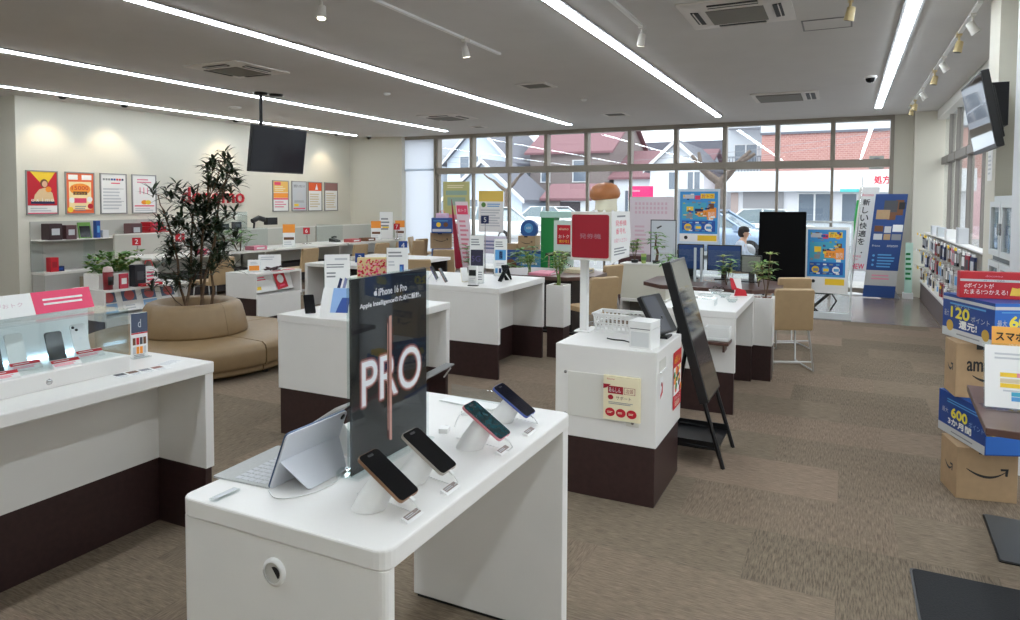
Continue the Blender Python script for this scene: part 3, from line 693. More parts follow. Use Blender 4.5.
legm = mat('chair_leg_white', (216, 216, 214), .25, metal=.3)
G1 = 'beige padded chairs'
ch0 = chair('beige chair with its back to the aisle right of the planter, nearest the white cabinets', -.50, 7.15, .42, G1)
def ch(lab, x, y, rz): return dup(ch0, (x, y, 0), rz, lab, G1)
ch('beige chair partly hidden behind the right aisle chair', -.58, 8.2, .5)
ch('beige chair at the dark table straight behind the red ticket sign post', -2.5, 7.2, .95)
ch('second beige chair farther behind the red ticket sign post', -2.88, 8.6, 1.2)
# ================================================================== on the ticket counter
CT = .826
t = T('ticket_sign', 'red and white ticket sign box on a white post with notice on its side', 'sign', (-1.40, 3.89, CT))
m = MB(); m.box(-.022, .022, -.022, .022, 0, .44, whitep); m.build('post', t, bev=.003)
MB().rbox(-.05, .05, -.05, .05, 0, .006, .01, whitep).build('post_foot', t)
m = MB(); m.rbox(-.04, .205, -.14, .25, .44, .72, .012, mat('sign_ivory', (226, 224, 214), .45)); m.build('sign_box', t, bev=.004)
M = FY(.0825, -.1402, .58); m = MB(); m.prism(rrect(-.112, .112, -.125, .125, .012), 0, .003, mat('sign_red', (158, 16, 38), .5), M)
m.text('発券機', .0, -.014, .03, mat('sign_lettering', (170, 130, 140), .5), M, w=.13, z=.0035); m.build('red_face', t)
M = Fr((.2065, .06, .575), (0, 1, 0), (0, 0, 1)); m = MB(); m.prism([(-.2, -.15), (.15, -.12), (.19, .0), (.15, .145), (-.2, .15)], 0, .003, paper, M)
m.text('発券機', -.02, .062, .035, pink, M, w=.22, z=.0035); m.text('番号札', -.02, .015, .035, pink, M, w=.2, z=.0035); m.text('お取りください', -.02, -.035, .025, mat('soft_pink_print', (226, 140, 160), .6), M, w=.26, z=.0035); m.lines(-.15, .1, -.11, -.06, 3, greyp, M, z=.0035); m.lines(-.1, .08, .108, .13, 1, greyp, M, z=.0035)
m.build('side_notice', t)
t = T('mushroom_ornament', 'plain brown capped mushroom ornament on top of the ticket sign', 'ornament', (-1.29, 3.95, CT+.72))
stemm = mat('mushroom_stem', (226, 222, 200), .7); capm = mat('mushroom_cap', (176, 112, 66), .45, noise=.2, nscale=7)
m = MB(); m.lathe([(0, 0), (.062, 0), (.068, .012), (.064, .05), (.068, .10), (0, .105)], stemm, n=28); m.build('stem', t)
m = MB(); m.lathe([(0, .072), (.07, .072), (.086, .082), (.093, .102), (.089, .128), (.073, .154), (.042, .171), (0, .176)], capm, n=28, M=Matrix.Rotation(-.08, 4, 'Y')); m.build('cap', t)
m = MB()
for k in range(9):
    a = k*2*PI/9; m.lathe([(0, .012), (.006, .009), (.009, 0)], whitep, c=(.075*math.cos(a), .075*math.sin(a), 0), n=8)
m.build('base_beads', t)
t = T('label_printer', 'small white label printer on the front right of the ticket counter', 'printer', (-.955, 3.60, CT), -.12)
m = MB(); m.rbox(-.062, .062, -.06, .08, 0, .105, .008, whitep); m.build('body', t, bev=.003)
m = MB(); m.rbox(-.066, .062, -.064, .08, .108, .145, .008, whitep); m.build('lid', t, bev=.004)
MB().box(-.05, .05, -.0622, -.06, .012, .09, mat('printer_face', (214, 216, 216), .4)).build('front_cover', t)
MB().box(-.055, .055, -.062, .07, .104, .108, dgrey).build('paper_slot', t)
cable('black cable lying on the ticket counter behind the printer', [(-1.2, 3.72, CT+.004), (-1.15, 3.68, CT+.008), (-1.1, 3.70, CT+.004), (-1.05, 3.67, CT+.004), (-1.03, 3.68, CT+.02)], .004, black)
t = T('white_basket', 'white slotted plastic basket at the back of the ticket counter', 'basket', (-1.20, 3.985, CT))
m = MB()
for (M, L) in ((Fr((0, -.075, 0), (1, 0, 0), (0, -.16, 1)), .13), (Fr((0, .075, 0), (-1, 0, 0), (0, .16, 1)), .13), (Fr((-.13, 0, 0), (0, -1, 0), (-.16, 0, 1)), .075), (Fr((.13, 0, 0), (0, 1, 0), (.16, 0, 1)), .075)):
    for (z0, z1) in ((0, .018), (.052, .06), (.095, .11)): m.box(-L-.01, L+.01, z0, z1, 0, .003, whitep, M)
    k = int(L/.012)
    for i in range(k+1):
        x = -L+i*2*L/k; m.box(x-.005, x+.005, .015, .1, .0005, .0025, whitep, M)
m.box(-.13, .13, -.075, .075, 0, .003, whitep); m.build('basket_body', t)
m = MB(); m.tube([(-.15, -.095, .11), (.15, -.095, .11), (.15, .095, .11), (-.15, .095, .11)], .006, whitep, 6, closed=True); m.build('rim', t)
t = T('reception_tablet', 'black framed slanted tablet screen at the back right of the ticket counter', 'tablet', (-.95, 3.92, CT))
M = Fr((.055, -.01, .03), (.28, .96, 0), (-.52, 0, 1)); m = MB(); m.rbox(-.11, .11, 0, .24, -.028, 0, .01, black, M); m.build('body', t, bev=.003)
MB().box(-.095, .045, .012, .228, 0, .0015, mat('tablet_grey_screen', (96, 98, 106), .1, coat=.6), M).build('screen', t)
m = MB(); m.box(-.05, .06, -.06, .06, 0, .012, black); m.tube([(.02, 0, .012), (-.0, .0, .12)], .018, black, 8); m.build('stand', t)
cable('black cable bundle hanging behind the slanted tablet', [(-1.0, 3.93, CT+.005), (-1.05, 3.9, CT+.03), (-1.07, 3.88, CT+.07), (-1.04, 3.9, CT+.1)], .006, black)
# ================================================================== slanted digital sign
t = T('digital_sign', 'tall black portrait digital sign leaning back on an open steel stand', 'digital sign', (-.70, 4.42, 0))
M = Fr((-.015, 0, .39), (0, 1, 0), (-.27, 0, .93)); m = MB(); m.box(-.215, .215, 0, .885, -.055, 0, black, M); m.build('display_body', t, bev=.004)
m = MB(); m.box(-.200, .200, .012, .872, 0, .002, mat('sign_screen_off', (30, 29, 29), .06, coat=1, spec=.8), M); m.build('screen', t)
m = MB(); m.box(-.1, .1, .3, .6, -.09, -.055, black, M); m.build('mount', t)
for s in (-1, 1):
    m = MB(); m.tube([(-.065, s*.2, .46), (.075, s*.205, .0)], .014, blackm, 6); m.build('leg', t)
    m = MB(); m.tube([(-.20, s*.18, .86), (-.33, s*.19, .01)], .014, blackm, 6); m.build('rear_leg', t)
m = MB(); m.box(-.33, .04, -.2, .2, .10, .112, blackm); m.box(-.33, .04, -.2, -.192, .112, .15, blackm); m.box(-.33, .04, .192, .2, .112, .15, blackm); m.build('tray', t)
m = MB(); m.tube([(-.31, -.19, .12), (.05, -.2, .11)], .009, blackm, 6); m.build('crossbar', t); m = MB(); m.tube([(-.31, .19, .12), (.05, .2, .11)], .009, blackm, 6); m.build('crossbar', t)
# ================================================================== planters
def planter(lab, x0, x1, y0, y1, h=.75):
    t = T('planter_box', lab, 'planter', ((x0+x1)/2, (y0+y1)/2, 0)); a, b = (x1-x0)/2, (y1-y0)/2
    m = MB(); m.box(-a, a, -b, -b+.02, .32, h, white); m.box(-a, a, b-.02, b, .32, h, white); m.box(-a, -a+.02, -b+.02, b-.02, .32, h, white); m.box(a-.02, a, -b+.02, b-.02, .32, h, white); m.build('box', t, bev=.002)
    MB().box(-a+.008, a-.008, -b+.008, b-.008, 0, .32, dark).build('dark_base', t, bev=.002)
    m = MB(); rn = random.Random(int(x0*100)); n = 8; vs = []; fs = []
    for i in range(n+1):
        for j in range(n+1): vs.append((-a+.02+(2*a-.04)*i/n, -b+.02+(2*b-.04)*j/n, h-.03+rn.random()*.025))
    for i in range(n):
        for j in range(n): fs.append((i*(n+1)+j, (i+1)*(n+1)+j, (i+1)*(n+1)+j+1, i*(n+1)+j+1))
    m.add(vs, fs, soil); m.build('bark_mulch', t)
def leaf(m, p, d, L, w, mt, droop=.3, seed=0):
    """one folded tapering leaf from p along d"""
    d = Vector(d).normalized(); s = d.cross(Vector((0, 0, 1)))
    s = s.normalized() if s.length > 1e-4 else Vector((1, 0, 0)); n = s.cross(d)
    p = Vector(p); pts = []
    for f, ww in ((0, .08), (.3, 1), (.65, .8), (1, .02)):
        c = p+d*L*f-Vector((0, 0, 1))*droop*L*f*f
        pts += [c-s*w*ww/2+n*w*.12*ww, c, c+s*w*ww/2+n*w*.12*ww]
    fs = []
    for i in range(3): fs += [(i*3, i*3+1, i*3+4, i*3+3), (i*3+1, i*3+2, i*3+5, i*3+4)]
    m.add([tuple(v) for v in pts], fs, mt, True)
def spray(m, p, n, L, w, mt, rn, up=.4, droop=.35):
    for i in range(n):
        a = 2*PI*(i+rn.random()*.6)/n; leaf(m, p, (math.cos(a), math.sin(a), up*(.5+rn.random())), L*(.75+rn.random()*.5), w, mt, droop)
def small_plant(name, lab, x, y, z, h, kind, seed, sc=1.0, grp=None):
    rn = random.Random(seed); t = T(name, lab, 'plant', (x, y, z), group=grp); st = MB(); fo = MB()
    if kind == 'bonsai':
        st.tube([(0, 0, 0), (.02, .0, h*.35), (-.015, .01, h*.6), (.0, 0, h*.95)], [.018*sc, .013*sc, .009*sc, .005*sc], bark, 7)
        for k in range(5):
            f = .55+.45*k/4; a = k*2.4; q = Vector((.04*math.cos(a), .04*math.sin(a), h*f)); st.tube([(0, 0, h*f*.9), tuple(q)], .003, bark, 5)
            spray(fo, q, 6, .12*sc, .045*sc, leafg, rn, .2, .3)
    elif kind == 'light':
        for k in range(4):
            a = k*1.7+rn.random(); q = Vector((.05*math.cos(a), .05*math.sin(a), h*(.6+.4*rn.random())))
            st.tube([(0, 0, 0), tuple(q*.6), tuple(q)], .004, bark, 5)
            for f in (.6, .8, 1): spray(fo, q*f, 5, .09*sc, .03*sc, leafy if k % 2 else leafg, rn, .6, .4)
    elif kind == 'cane':
        for k in range(5):
            a = k*1.3; q = Vector((.05*math.cos(a), .05*math.sin(a), h*(.7+.3*rn.random())))
            st.tube([(.01*k-.02, 0, 0), tuple(q)], .006, mat('cane_green', (116, 140, 70), .5), 6)
            for f in (.55, .75, 1): spray(fo, q*f, 5, .16*sc, .022*sc, leafy if k % 2 else leafg, rn, .8, .5)
    else:  # bushy
        for k in range(14):
            a = rn.random()*6.3; r = rn.random()*.12*sc; q = Vector((r*math.cos(a), r*math.sin(a), h*(.4+.6*rn.random()))); st.tube([(r*.3*math.cos(a), r*.3*math.sin(a), 0), tuple(q)], .003, bark, 5); spray(fo, q, 5, .1*sc, .035*sc, leafg, rn, .5, .4)
    st.build('stems', t); fo.build('leaves', t); return t
planter('white planter box with dark base beyond the right counter', -.755, -.56, 6.49, 6.7)
planter('white planter box with dark base at the far end of the middle counter', -2.755, -2.56, 6.49, 6.69)
small_plant('potted_cane_plant', 'thin pale green cane plant in the planter by the middle counter', -2.66, 6.59, .735, .32, 'cane', 4)
small_plant('potted_cane_plant', 'feathery green plant in the planter beside the right aisle chair', -.63, 6.6, .735, .42, 'light', 9, 1.1)
# ================================================================== dark round-cornered tables
wood = mat('walnut_top', (86, 60, 52), .3, noise=.12, nscale=14)
def dark_table(lab, x, y, a, b, rz=0, h=.72):
    t = T('consultation_table', lab, 'table', (x, y, 0), rz)
    m = MB(); c = .25; m.prism([(-a, -b+c), (-a+c, -b), (a-c, -b), (a, -b+c), (a, b-c), (a-c, b), (-a+c, b), (-a, b-c)], h-.045, h, wood); m.build('tabletop', t, bev=.006)
    m = MB(); m.box(-a+.3, a-.3, -b+.3, b-.3, .02, h-.045, mat('pedestal_dark', (34, 24, 24), .5)); m.build('pedestal', t)
    MB().box(-a+.22, a-.22, -b+.22, b-.22, 0, .02, blackm).build('foot_plate', t)
dark_table('dark walnut table behind the middle counter planter', -3.35, 8.0, .68, .5)
dark_table('dark walnut table behind the right aisle chair with blue screens', -1.3, 7.85, .72, .55)
# ================================================================== cards and phones on the middle counter (tall price cards)
def stand_card(lab, x, y, z, w, h, rz, art, name='price_card', grp=None, lean=.06):
    t = T(name, lab, 'card', (x, y, z), rz, group=grp)
    M = Fr((0, 0, .004), (1, 0, 0), (0, lean, 1)); m = MB(); m.box(-w/2, w/2, 0, h, -.004, 0, paper, M); art(m, M, w, h); m.build('printed_sheet', t)
    m = MB(); m.box(-w/2-.006, w/2+.006, -.002, h+.006, -.007, -.004, acry, M); m.box(-w/2, w/2, -.03, .05, 0, .003, acry); m.build('acrylic_stand', t)
    return t
def art_dark(m, M, w, h):
    m.quad(-w*.42, w*.46, h*.36, h*.70, mat('dusk_print', (46, 44, 66), .4), M); m.text('5G', -w*.05, h*.45, h*.12, purple, M); m.lines(-w*.4, w*.35, h*.78, h*.94, 3, greyp, M)
    m.quad(-w*.25, w*.1, h*.04, h*.2, mat('sky_print', (140, 184, 224), .4), M); m.lines(w*.12, w*.4, h*.05, h*.25, 4, greyp, M)
def art_blue(m, M, w, h):
    m.quad(-w*.42, w*.42, h*.42, h*.7, lblue, M); m.quad(-w*.1, w*.16, h*.46, h*.66, navy, M); m.lines(-w*.4, w*.35, h*.76, h*.94, 3, greyp, M)
    for k in range(3): m.quad(-w*.4+k*w*.28, -w*.2+k*w*.28, h*.07, h*.2, [lblue, navy, greyp][k], M)
    m.lines(-w*.35, w*.35, h*.26, h*.36, 2, lgrey, M)
def art_phone(m, M, w, h):
    m.lines(-w*.1, w*.42, h*.86, h*.95, 1, lgrey, M); m.lines(-w*.42, w*.3, h*.72, h*.82, 2, greyp, M); m.lines(-w*.42, -w*.05, h*.52, h*.66, 2, greyp, M)
    for k in range(2): m.poly([(-w*.12+k*w*.22, h*.14), (w*.0+k*w*.22, h*.12), (w*.2+k*w*.2, h*.5), (w*.10+k*w*.2, h*.53)], mat('lilac_print', (128, 134, 176), .4) if k else navy, M, .0012)
    m.lines(-w*.42, w*.4, h*.02, h*.1, 2, lgrey, M)
def art_mini(m, M, w, h):
    m.lines(-w*.42, w*.4, h*.68, h*.9, 2, greyp, M); m.lines(-w*.42, -w*.05, h*.4, h*.6, 2, lgrey, M); m.quad(w*.1, w*.3, h*.08, h*.46, mat('royal_print', (50, 84, 160), .4), M, .0012); m.quad(w*.12, w*.22, h*.2, h*.4, lblue, M, .0018)
stand_card('tall price card with dusky purple picture on the middle counter', -3.13, 5.68, .83, .135, .45, .35, art_dark)
stand_card('tall price card with light blue picture on the middle counter', -3.22, 6.36, .83, .135, .385, .35, art_blue)
stand_card('tall white price card with lilac phones at the back of the counter behind the poster', -3.4, 4.02, .83, .185, .37, .75, art_phone)
stand_card('white price card with one small blue phone left of the tall poster top', -3.98, 5.60, .83, .21, .31, .65, art_mini)
def lean_phone(lab, x, y, z, rz, body, scr, lean=.55, sc=1.0, grp='demo phones on the back counters'):
    t = T('phone', lab, 'phone', (x, y, z), rz, group=grp)
    M = Fr((0, 0, .003), (1, 0, 0), (0, lean, 1)) @ Matrix.Scale(sc, 4)
    m = MB(); m.rbox(-.036, .036, 0, .15, -.008, 0, .010, body, M); m.build('body', t, bev=.001)
    m = MB(); m.prism(rrect(-.034, .034, .002, .148, .009), 0, .0008, scr, M); m.build('screen', t)
    m = MB(); m.tube([tuple(M @ Vector((0, .09, -.008))), (0, .105*sc, .002)], .006, whitep, 6); m.build('prop', t)
    return t
lean_phone('slim phone leaning at the left edge of the middle counter, seen edge on', -3.6, 5.75, .83, 1.75, purple, screen)
lean_phone('second slim leaning phone on the middle counter left of the price cards', -3.42, 5.62, .83, 1.8, brownp, screen)
lean_phone('cream phone leaning left of the dusky price card', -3.27, 5.72, .83, .8, cream, paper)
lean_phone('black phone leaning between the two tall price cards', -3.0, 5.9, .83, -.7, black, screen, sc=1.15)
lean_phone('second black phone leaning right of the tall dusky card', -2.97, 6.05, .83, 1.0, black, screen, sc=1.1)
lean_phone('dark phone standing at the near left corner of the counter behind the poster', -3.28, 3.60, .83, .9, black, screen, .8)
t = T('phone_package', 'upright white phone package with dark label on the middle counter', 'package', (-3.06, 5.49, .83), .2)
m = MB(); m.rbox(-.042, .042, -.02, .02, .01, .185, .006, whitep); m.build('box', t, bev=.002); MB().box(-.045, .045, -.024, .024, 0, .01, black).build('foot', t)
m = MB(); M = FY(0, -.0205, 0); m.quad(-.034, .034, .095, .15, screen, M); m.lines(-.03, .03, .03, .08, 3, lgrey, M); m.build('front_label', t)
t = T('curved_display_card', 'white curved display card with blue picture at the near corner behind the poster', 'card', (-3.03, 3.57, .83), .35)
m = MB(); R = []
for k in range(9):
    a = k/8; R.append([(-.1, -.05+a*.085, .19*(a**.8)), (-.1, -.046+a*.085, .19*(a**.8)), (.1, -.046+a*.085, .19*(a**.8)), (.1, -.05+a*.085, .19*(a**.8))])
m.ring(R, paper, False); m.build('card_sheet', t)
m = MB(); PB = mat('pale_blue_print', (150, 186, 232), .4)
def cy_(a): return -.0512+a*.085
for k in range(1, 8):
    a, b = k/8, (k+1)/8; x0 = -.03+.0*k; xm = .0+.008*k
    if k < 8: m.add([(x0, cy_(a), .19*a**.8), (xm, cy_(a), .19*a**.8), (xm+.008, cy_(b), .19*b**.8), (x0, cy_(b), .19*b**.8)], [(0, 1, 2, 3)], PB); m.add([(xm, cy_(a), .19*a**.8), (.092, cy_(a), .19*a**.8), (.092, cy_(b), .19*b**.8), (xm+.008, cy_(b), .19*b**.8)], [(0, 1, 2, 3)], mat('royal_print', (50, 84, 160), .4) if k < 5 else PB)
m.build('picture', t)
t = T('curved_display_card', 'white curled card back beside the blue pictured card', 'card', (-3.14, 3.62, .83), .2)
m = MB(); R = []
for k in range(9):
    a = PI*.5*k/8; R.append([(-.03+.05*math.sin(a), -.05, .17*k/8), (-.026+.05*math.sin(a), -.05, .17*k/8), (-.026+.05*math.sin(a), .05, .17*k/8), (-.03+.05*math.sin(a), .05, .17*k/8)])
m.ring(R, paper, False); m.build('card_sheet', t)
t = T('flower_display_box', 'pink and cream flowery display box left of the small blue phone card', 'display box', (-4.33, 5.66, .83), .6)
m = MB(); m.box(-.15, .15, -.05, .05, 0, .2, mat('box_cream', (226, 206, 150), .6)); M = FY(0, -.0505, 0); rn = random.Random(2)
for k in range(240): m.disc(-.142+rn.random()*.284, .01+rn.random()*.17, .005+rn.random()*.009, rn.choice([pink, red, mat('blossom_print', (240, 170, 180), .6), mat('box_cream')]), M, .0008+k*.00004, 8)
m.build('box', t)
t = T('shelf_ledge', 'slanted grey ledge sticking out of the counter behind the poster', 'shelf', (-2.62, 4.25, .35))
m = MB(); m.box(-.095, -.02, -.2, .2, 0, .012, mat('ledge_grey', (150, 150, 150), .5), Matrix.Rotation(.06, 4, 'X')); m.build('board', t, bev=.003)
for s in (-1, 1):
    m = MB(); m.tube([(-.09, s*.16, -.08), (-.03, s*.16, -.002)], .006, whitep, 6); m.build('bracket', t)
# ================================================================== on the right counter
JZ = .785
for k, (x, y, r, lab) in enumerate(((-1.05, 5.95, .07, 'clear round dish on the right counter, nearest'), (-.92, 6.12, .06, 'clear round dish in the middle of the right counter'), (-.82, 5.85, .05, 'small clear dish near the right counter edge'), (-1.02, 6.3, .06, 'clear dish at the far side of the right counter'))):
    t = T('clear_dish', lab, 'dish', (x, y, JZ), group='clear dishes on the right counter'); m = MB(); m.lathe([(0, .002), (r*.6, .002), (r, .035), (r*.97, .036), (r*.58, .006), (0, .006)], acry, n=20); m.build('bowl', t)
    m = MB(); m.lathe([(r, .035), (r+.006, .035), (r+.006, .039), (r, .039)], whitep, n=20); m.build('rim', t)
t = T('folded_card_stand', 'red and white folded card stand on the right counter', 'card', (-.84, 6.33, JZ), .4)
m = MB(); M = Fr((0, -.03, .0), (1, 0, 0), (0, .5, 1)); m.box(-.035, .035, 0, .16, 0, .003, paper, M); M2 = Fr((-.04, 0, 0), (.35, 1, 0), (-.5, 0, 1)); m.build('white_flap', t)
m = MB(); m.prism([(-.04, 0), (.07, 0), (.05, .05), (-.02, .07)], -.012, .012, red, FY(0, -.04, 0)); m.build('red_flap', t)
m = MB(); M = Fr((-.02, -.02, .05), (1, 0, 0), (0, .3, 1)); m.poly([(-.04, 0), (.01, 0), (-.02, .1), (-.05, .11)], red, M); m.build('red_wing', t)
t = T('reading_glasses', 'pair of black reading glasses on the far side of the right counter', 'glasses', (-1.02, 6.42, JZ), -.5)
m = MB()
for s in (-1, 1): m.tube([(s*.035+.028*math.cos(a), 0, .035+.022*math.sin(a)) for a in [k*PI/8 for k in range(16)]], .003, black, 5, closed=True)
m.tube([(-.008, 0, .04), (.008, 0, .04)], .003, black, 5); m.build('frame_front', t)
for s in (-1, 1): MB().tube([(s*.063, 0, .04), (s*.066, .1, .035), (s*.064, .13, .006)], .003, black, 5).build('temple', t)
t = T('acrylic_riser', 'clear acrylic riser with crumpled wrap on the right counter', 'riser', (-1.0, 5.62, JZ))
m = MB(); m.box(-.09, .09, -.06, .06, .05, .055, acry); m.box(-.09, -.085, -.06, .06, 0, .05, acry); m.box(.085, .09, -.06, .06, 0, .05, acry); m.build('riser_body', t)
t = T('wall_shelf', 'brown wooden ledge on the front of the right counter behind the digital sign', 'shelf', (-.84, 5.23, .56))
m = MB(); m.box(-.2, .1, -.10, .085, 0, .022, wood); m.build('board', t, bev=.003)
for x in (-.15, .05): MB().box(x, x+.015, -.04, .085, -.06, 0, wood).build('bracket', t)
t = T('white_basket', 'white mesh basket on the brown ledge behind the digital sign', 'basket', (-.83, 5.235, .582))
m = MB(); a, b, h = .085, .06, .1
m.box(-a, a, -b, b, 0, .004, whitep)
for (M, L) in ((Fr((0, -b, 0), (1, 0, 0), (0, 0, 1)), a), (Fr((0, b, 0), (-1, 0, 0), (0, 0, 1)), a), (Fr((-a, 0, 0), (0, -1, 0), (0, 0, 1)), b), (Fr((a, 0, 0), (0, 1, 0), (0, 0, 1)), b)):
    m.box(-L, L, 0, .02, -.002, 0, whitep, M); m.box(-L, L, .08, h, -.002, .002, whitep, M)
    n = int(L/.007)
    for i in range(n+1): x = -L+2*L*i/n; m.box(x-.0022, x+.0022, .02, .08, -.0015, 0, whitep, M)
    for z in (.035, .05, .065): m.box(-L, L, z-.0022, z+.0022, -.0012, .0002, whitep, M)
m.build('basket_body', t)
# ================================================================== behind: low cabinet, plants, screens, boards
t = T('low_shelf_cabinet', 'low white open shelf cabinet behind the ticket counter tablet', 'cabinet', (-2.42, 9.25, 0))
m = MB(); m.box(-.32, .32, -.2, -.18+.36, .26, .30, white); m.box(-.32, -.29, -.2, .18, 0, .26, white); m.box(.29, .32, -.2, .18, 0, .26, white); m.box(-.29, .29, .16, .18, 0, .26, mat('cabinet_inside', (120, 118, 114), .6)); m.box(-.29, .29, -.2, .16, .0, .02, white); m.build('carcass', t, bev=.003)
t = T('white_box_cabinet', 'plain off-white box cabinet carrying two little trees', 'cabinet', (-2.44, 9.25, .30))
m = MB(); m.box(-.31, .31, -.16, .16, 0, .46, mat('off_white_box', (222, 220, 206), .5)); m.build('box', t, bev=.004); MB().box(-.32, .32, -.17, .17, .46, .475, white).build('top_board', t)
for k, (x, kind, h, lab) in enumerate(((-2.6, 'light', .34, 'pale leaved little tree on the off-white cabinet'), (-2.3, 'bonsai', .42, 'dark green little tree on the off-white cabinet'))):
    t = small_plant('potted_tree', lab, x, 9.25, .775, h, kind, 20+k, 1.35)
    m = MB(); m.lathe([(0, 0), (.045, 0), (.055, .04), (.05, .042), (0, .036)], black, n=14); m.build('saucer_pot', t)
t = T('drink_cup', 'green and yellow cup between the two little trees', 'cup', (-2.46, 9.2, .775)); m = MB(); m.lathe([(0, 0), (.03, 0), (.036, .13), (0, .13)], leafy, n=14); m.build('cup_body', t); MB().lathe([(.031, .04), (.0345, .04), (.0358, .09), (.034, .09)], leafg, n=14).build('band', t)
small_plant('leafy_plant', 'green leafy plant poking out beside the slanted digital sign top', -1.62, 6.9, .55, .3, 'bonsai', 31, 1.2).location = (-1.75, 7.6, .72)
monb = mat('monitor_blue', (44, 74, 130), .3, noise=.1, nscale=3)
def monitor(lab, x, y, w, h, z, rz, face, nm='monitor'):
    t = T(nm, lab, 'monitor', (x, y, z), rz)
    m = MB(); m.box(-w/2, w/2, 0, .03, .1, .1+h, black); m.build('body', t, bev=.004)
    MB().box(-w/2+.012, w/2-.012, -.002, 0, .112, .1+h-.012, face).build('screen', t)
    m = MB(); m.box(-.1, .1, -.06, .09, 0, .012, black); m.box(-.03, .03, .02, .04, .01, .2, black); m.build('stand', t)
monitor('blue screened monitor on the dark table, left of the clear posts', -1.62, 8.15, .30, .30, .72, .05, monb)
monitor('wide blue screened monitor on the dark table, right of the clear posts', -1.24, 8.15, .38, .30, .72, .05, monb)
monitor('small grey backed monitor on the dark table by the black board', -.93, 8.05, .22, .2, .72, -.1, mat('monitor_grey', (140, 138, 128), .5))
t = T('clear_partition', 'clear acrylic partition with pale posts standing on the dark table', 'partition', (-1.3, 7.8, .72))
m = MB(); m.box(-.45, .45, -.003, .003, .02, .36, acry); m.build('clear_sheet', t)
for x in (-.2, -.13): MB().box(x-.012, x+.012, -.012, .012, 0, .38, mat('pale_post', (206, 214, 218), .3)).build('post', t)
MB().box(-.45, .45, -.03, .03, 0, .02, acry).build('foot_bar', t)
small_plant('leafy_plant', 'arching green plant in front of the wide blue monitor', -1.13, 7.62, .72, .3, 'light', 12, 1.3)
small_plant('leafy_plant', 'thin pale plant near the grey monitor', -.80, 7.6, .72, .3, 'light', 13, 1.0)
# black board
t = T('black_display_board', 'large plain black display board standing before the windows', 'board', (-.775, 10.2, 0))
m = MB(); m.add([(-.32, 0, .34), (.30, 0, .34), (.30, .05, .34), (-.32, .05, .34), (-.305, 0, 1.483), (.30, 0, 1.488), (.30, .05, 1.488), (-.305, .05, 1.483)], [(0, 1, 5, 4), (1, 2, 6, 5), (2, 3, 7, 6), (3, 0, 4, 7), (4, 5, 6, 7), (3, 2, 1, 0)], mat('board_black', (4, 4, 5), .8, spec=.15)); m.build('panel', t)
for x in (-.25, .22):
    MB().box(x, x+.03, .01, .04, 0, .34, blackm).build('post', t); MB().box(x-.01, x+.04, -.2, .15, 0, .02, blackm).build('foot', t)
# blue and yellow campaign poster art
def art_campaign(m, M, w, h, seed=1):
    rn = random.Random(seed)
    m.quad(-w/2, w/2, 0, h, mat('sky_blue_print', (60, 150, 214), .5), M, .001); m.quad(-w/2, w/2, 0, h*.16, paper, M, .0012); m.quad(-w*.02, w*.48, h*.02, h*.13, yellow, M, .0015)
    m.quad(-w*.44, w*.44, h*.2, h*.42, mat('cobalt_print', (26, 84, 170), .5), M, .0014)
    for k in range(3): m.disc(-w*.28+k*w*.27, h*.29, w*.1, [yellow, lblue, paper][k], M, .0018, 14); m.quad(-w*.34+k*w*.27, -w*.2+k*w*.27, h*.26, h*.31, [greyp, yellow, lblue][k], M, .0022)
    m.quad(-w*.44, w*.2, h*.46, h*.78, mat('teal_print', (70, 170, 200), .5), M, .0013)
    for (x, y, ww, hh, c) in ((-.32, .6, .18, .1, yellow), (-.05, .5, .3, .13, orange), (-.1, .6, .22, .06, navy), (-.32, .48, .16, .08, greyp), (.22, .48, .24, .2, orange), (.26, .66, .14, .1, brownp), (.05, .86, .36, .1, yellow), (-.42, .86, .3, .08, lgrey), (-.1, .84, .14, .08, pink), (.26, .43, .12, .06, paper)):
        m.quad(x*w, (x+ww)*w, y*h, (y+hh)*h, c, M, .0018+rn.random()*.0008)
    for k in range(34):
        x, y = -.45+rn.random()*.8, .44+rn.random()*.5; ww, hh = .03+rn.random()*.09, .012+rn.random()*.03
        m.quad(x*w, (x+ww)*w, y*h, (y+hh)*h, rn.choice([yellow, navy, lblue, paper, orange, brownp, greyp, leafy, mat('cobalt_print')]), M, .0026+k*.00001)
    for k in range(10): m.quad((-.42+(k % 5)*.17)*w, (-.33+(k % 5)*.17)*w, (.21+.16*(k//5))*h, (.235+.16*(k//5))*h, [lblue, paper, greyp][k % 3], M, .0024)
    m.text('スマホ', -.05*w+.15*w, .53*h, .06*h, brownp, M, w=.24*w, z=.003); m.text('おトク', .23*w, .87*h, .07*h, red, M, w=.3*w, z=.003); m.text('割引', .34*w, .5*h, .1*h, paper, M, w=.18*w, z=.003)
    m.disc(-w*.33, h*.08, w*.05, blackp, M, .002, 12)
t = T('glass_partition', 'free-standing glass partition in a white frame before the black board', 'partition', (-.42, 10.44, 0))
m = MB(); wm = mat('partition_white', (222, 228, 230), .4)
m.box(-.6, .53, -.03, .03, 0, .09, wm); m.box(-.6, -.57, -.02, .02, .09, 1.36, wm); m.box(.505, .53, -.02, .02, .09, 1.36, wm); m.box(-.57, .505, -.015, .015, 1.335, 1.36, wm); m.build('frame', t, bev=.003)
MB().box(-.57, .505, -.004, .004, .09, 1.335, acry).build('glass_pane', t)
t = T('campaign_poster', 'blue and yellow campaign poster on the free-standing glass partition', 'poster', (-.20, 10.425, .44))
m = MB(); M = FY(0, 0, 0); m.box(-.29, .26, -.08, .84, -.003, 0, paper, M); art_campaign(m, M @ Matrix.Translation((-.02, .02, 0)), .48, .78); m.build('sheet', t)
t = T('campaign_poster', 'blue and yellow campaign poster stuck on the window right of the pale board', 'poster', (-2.62, 13.9, .80))
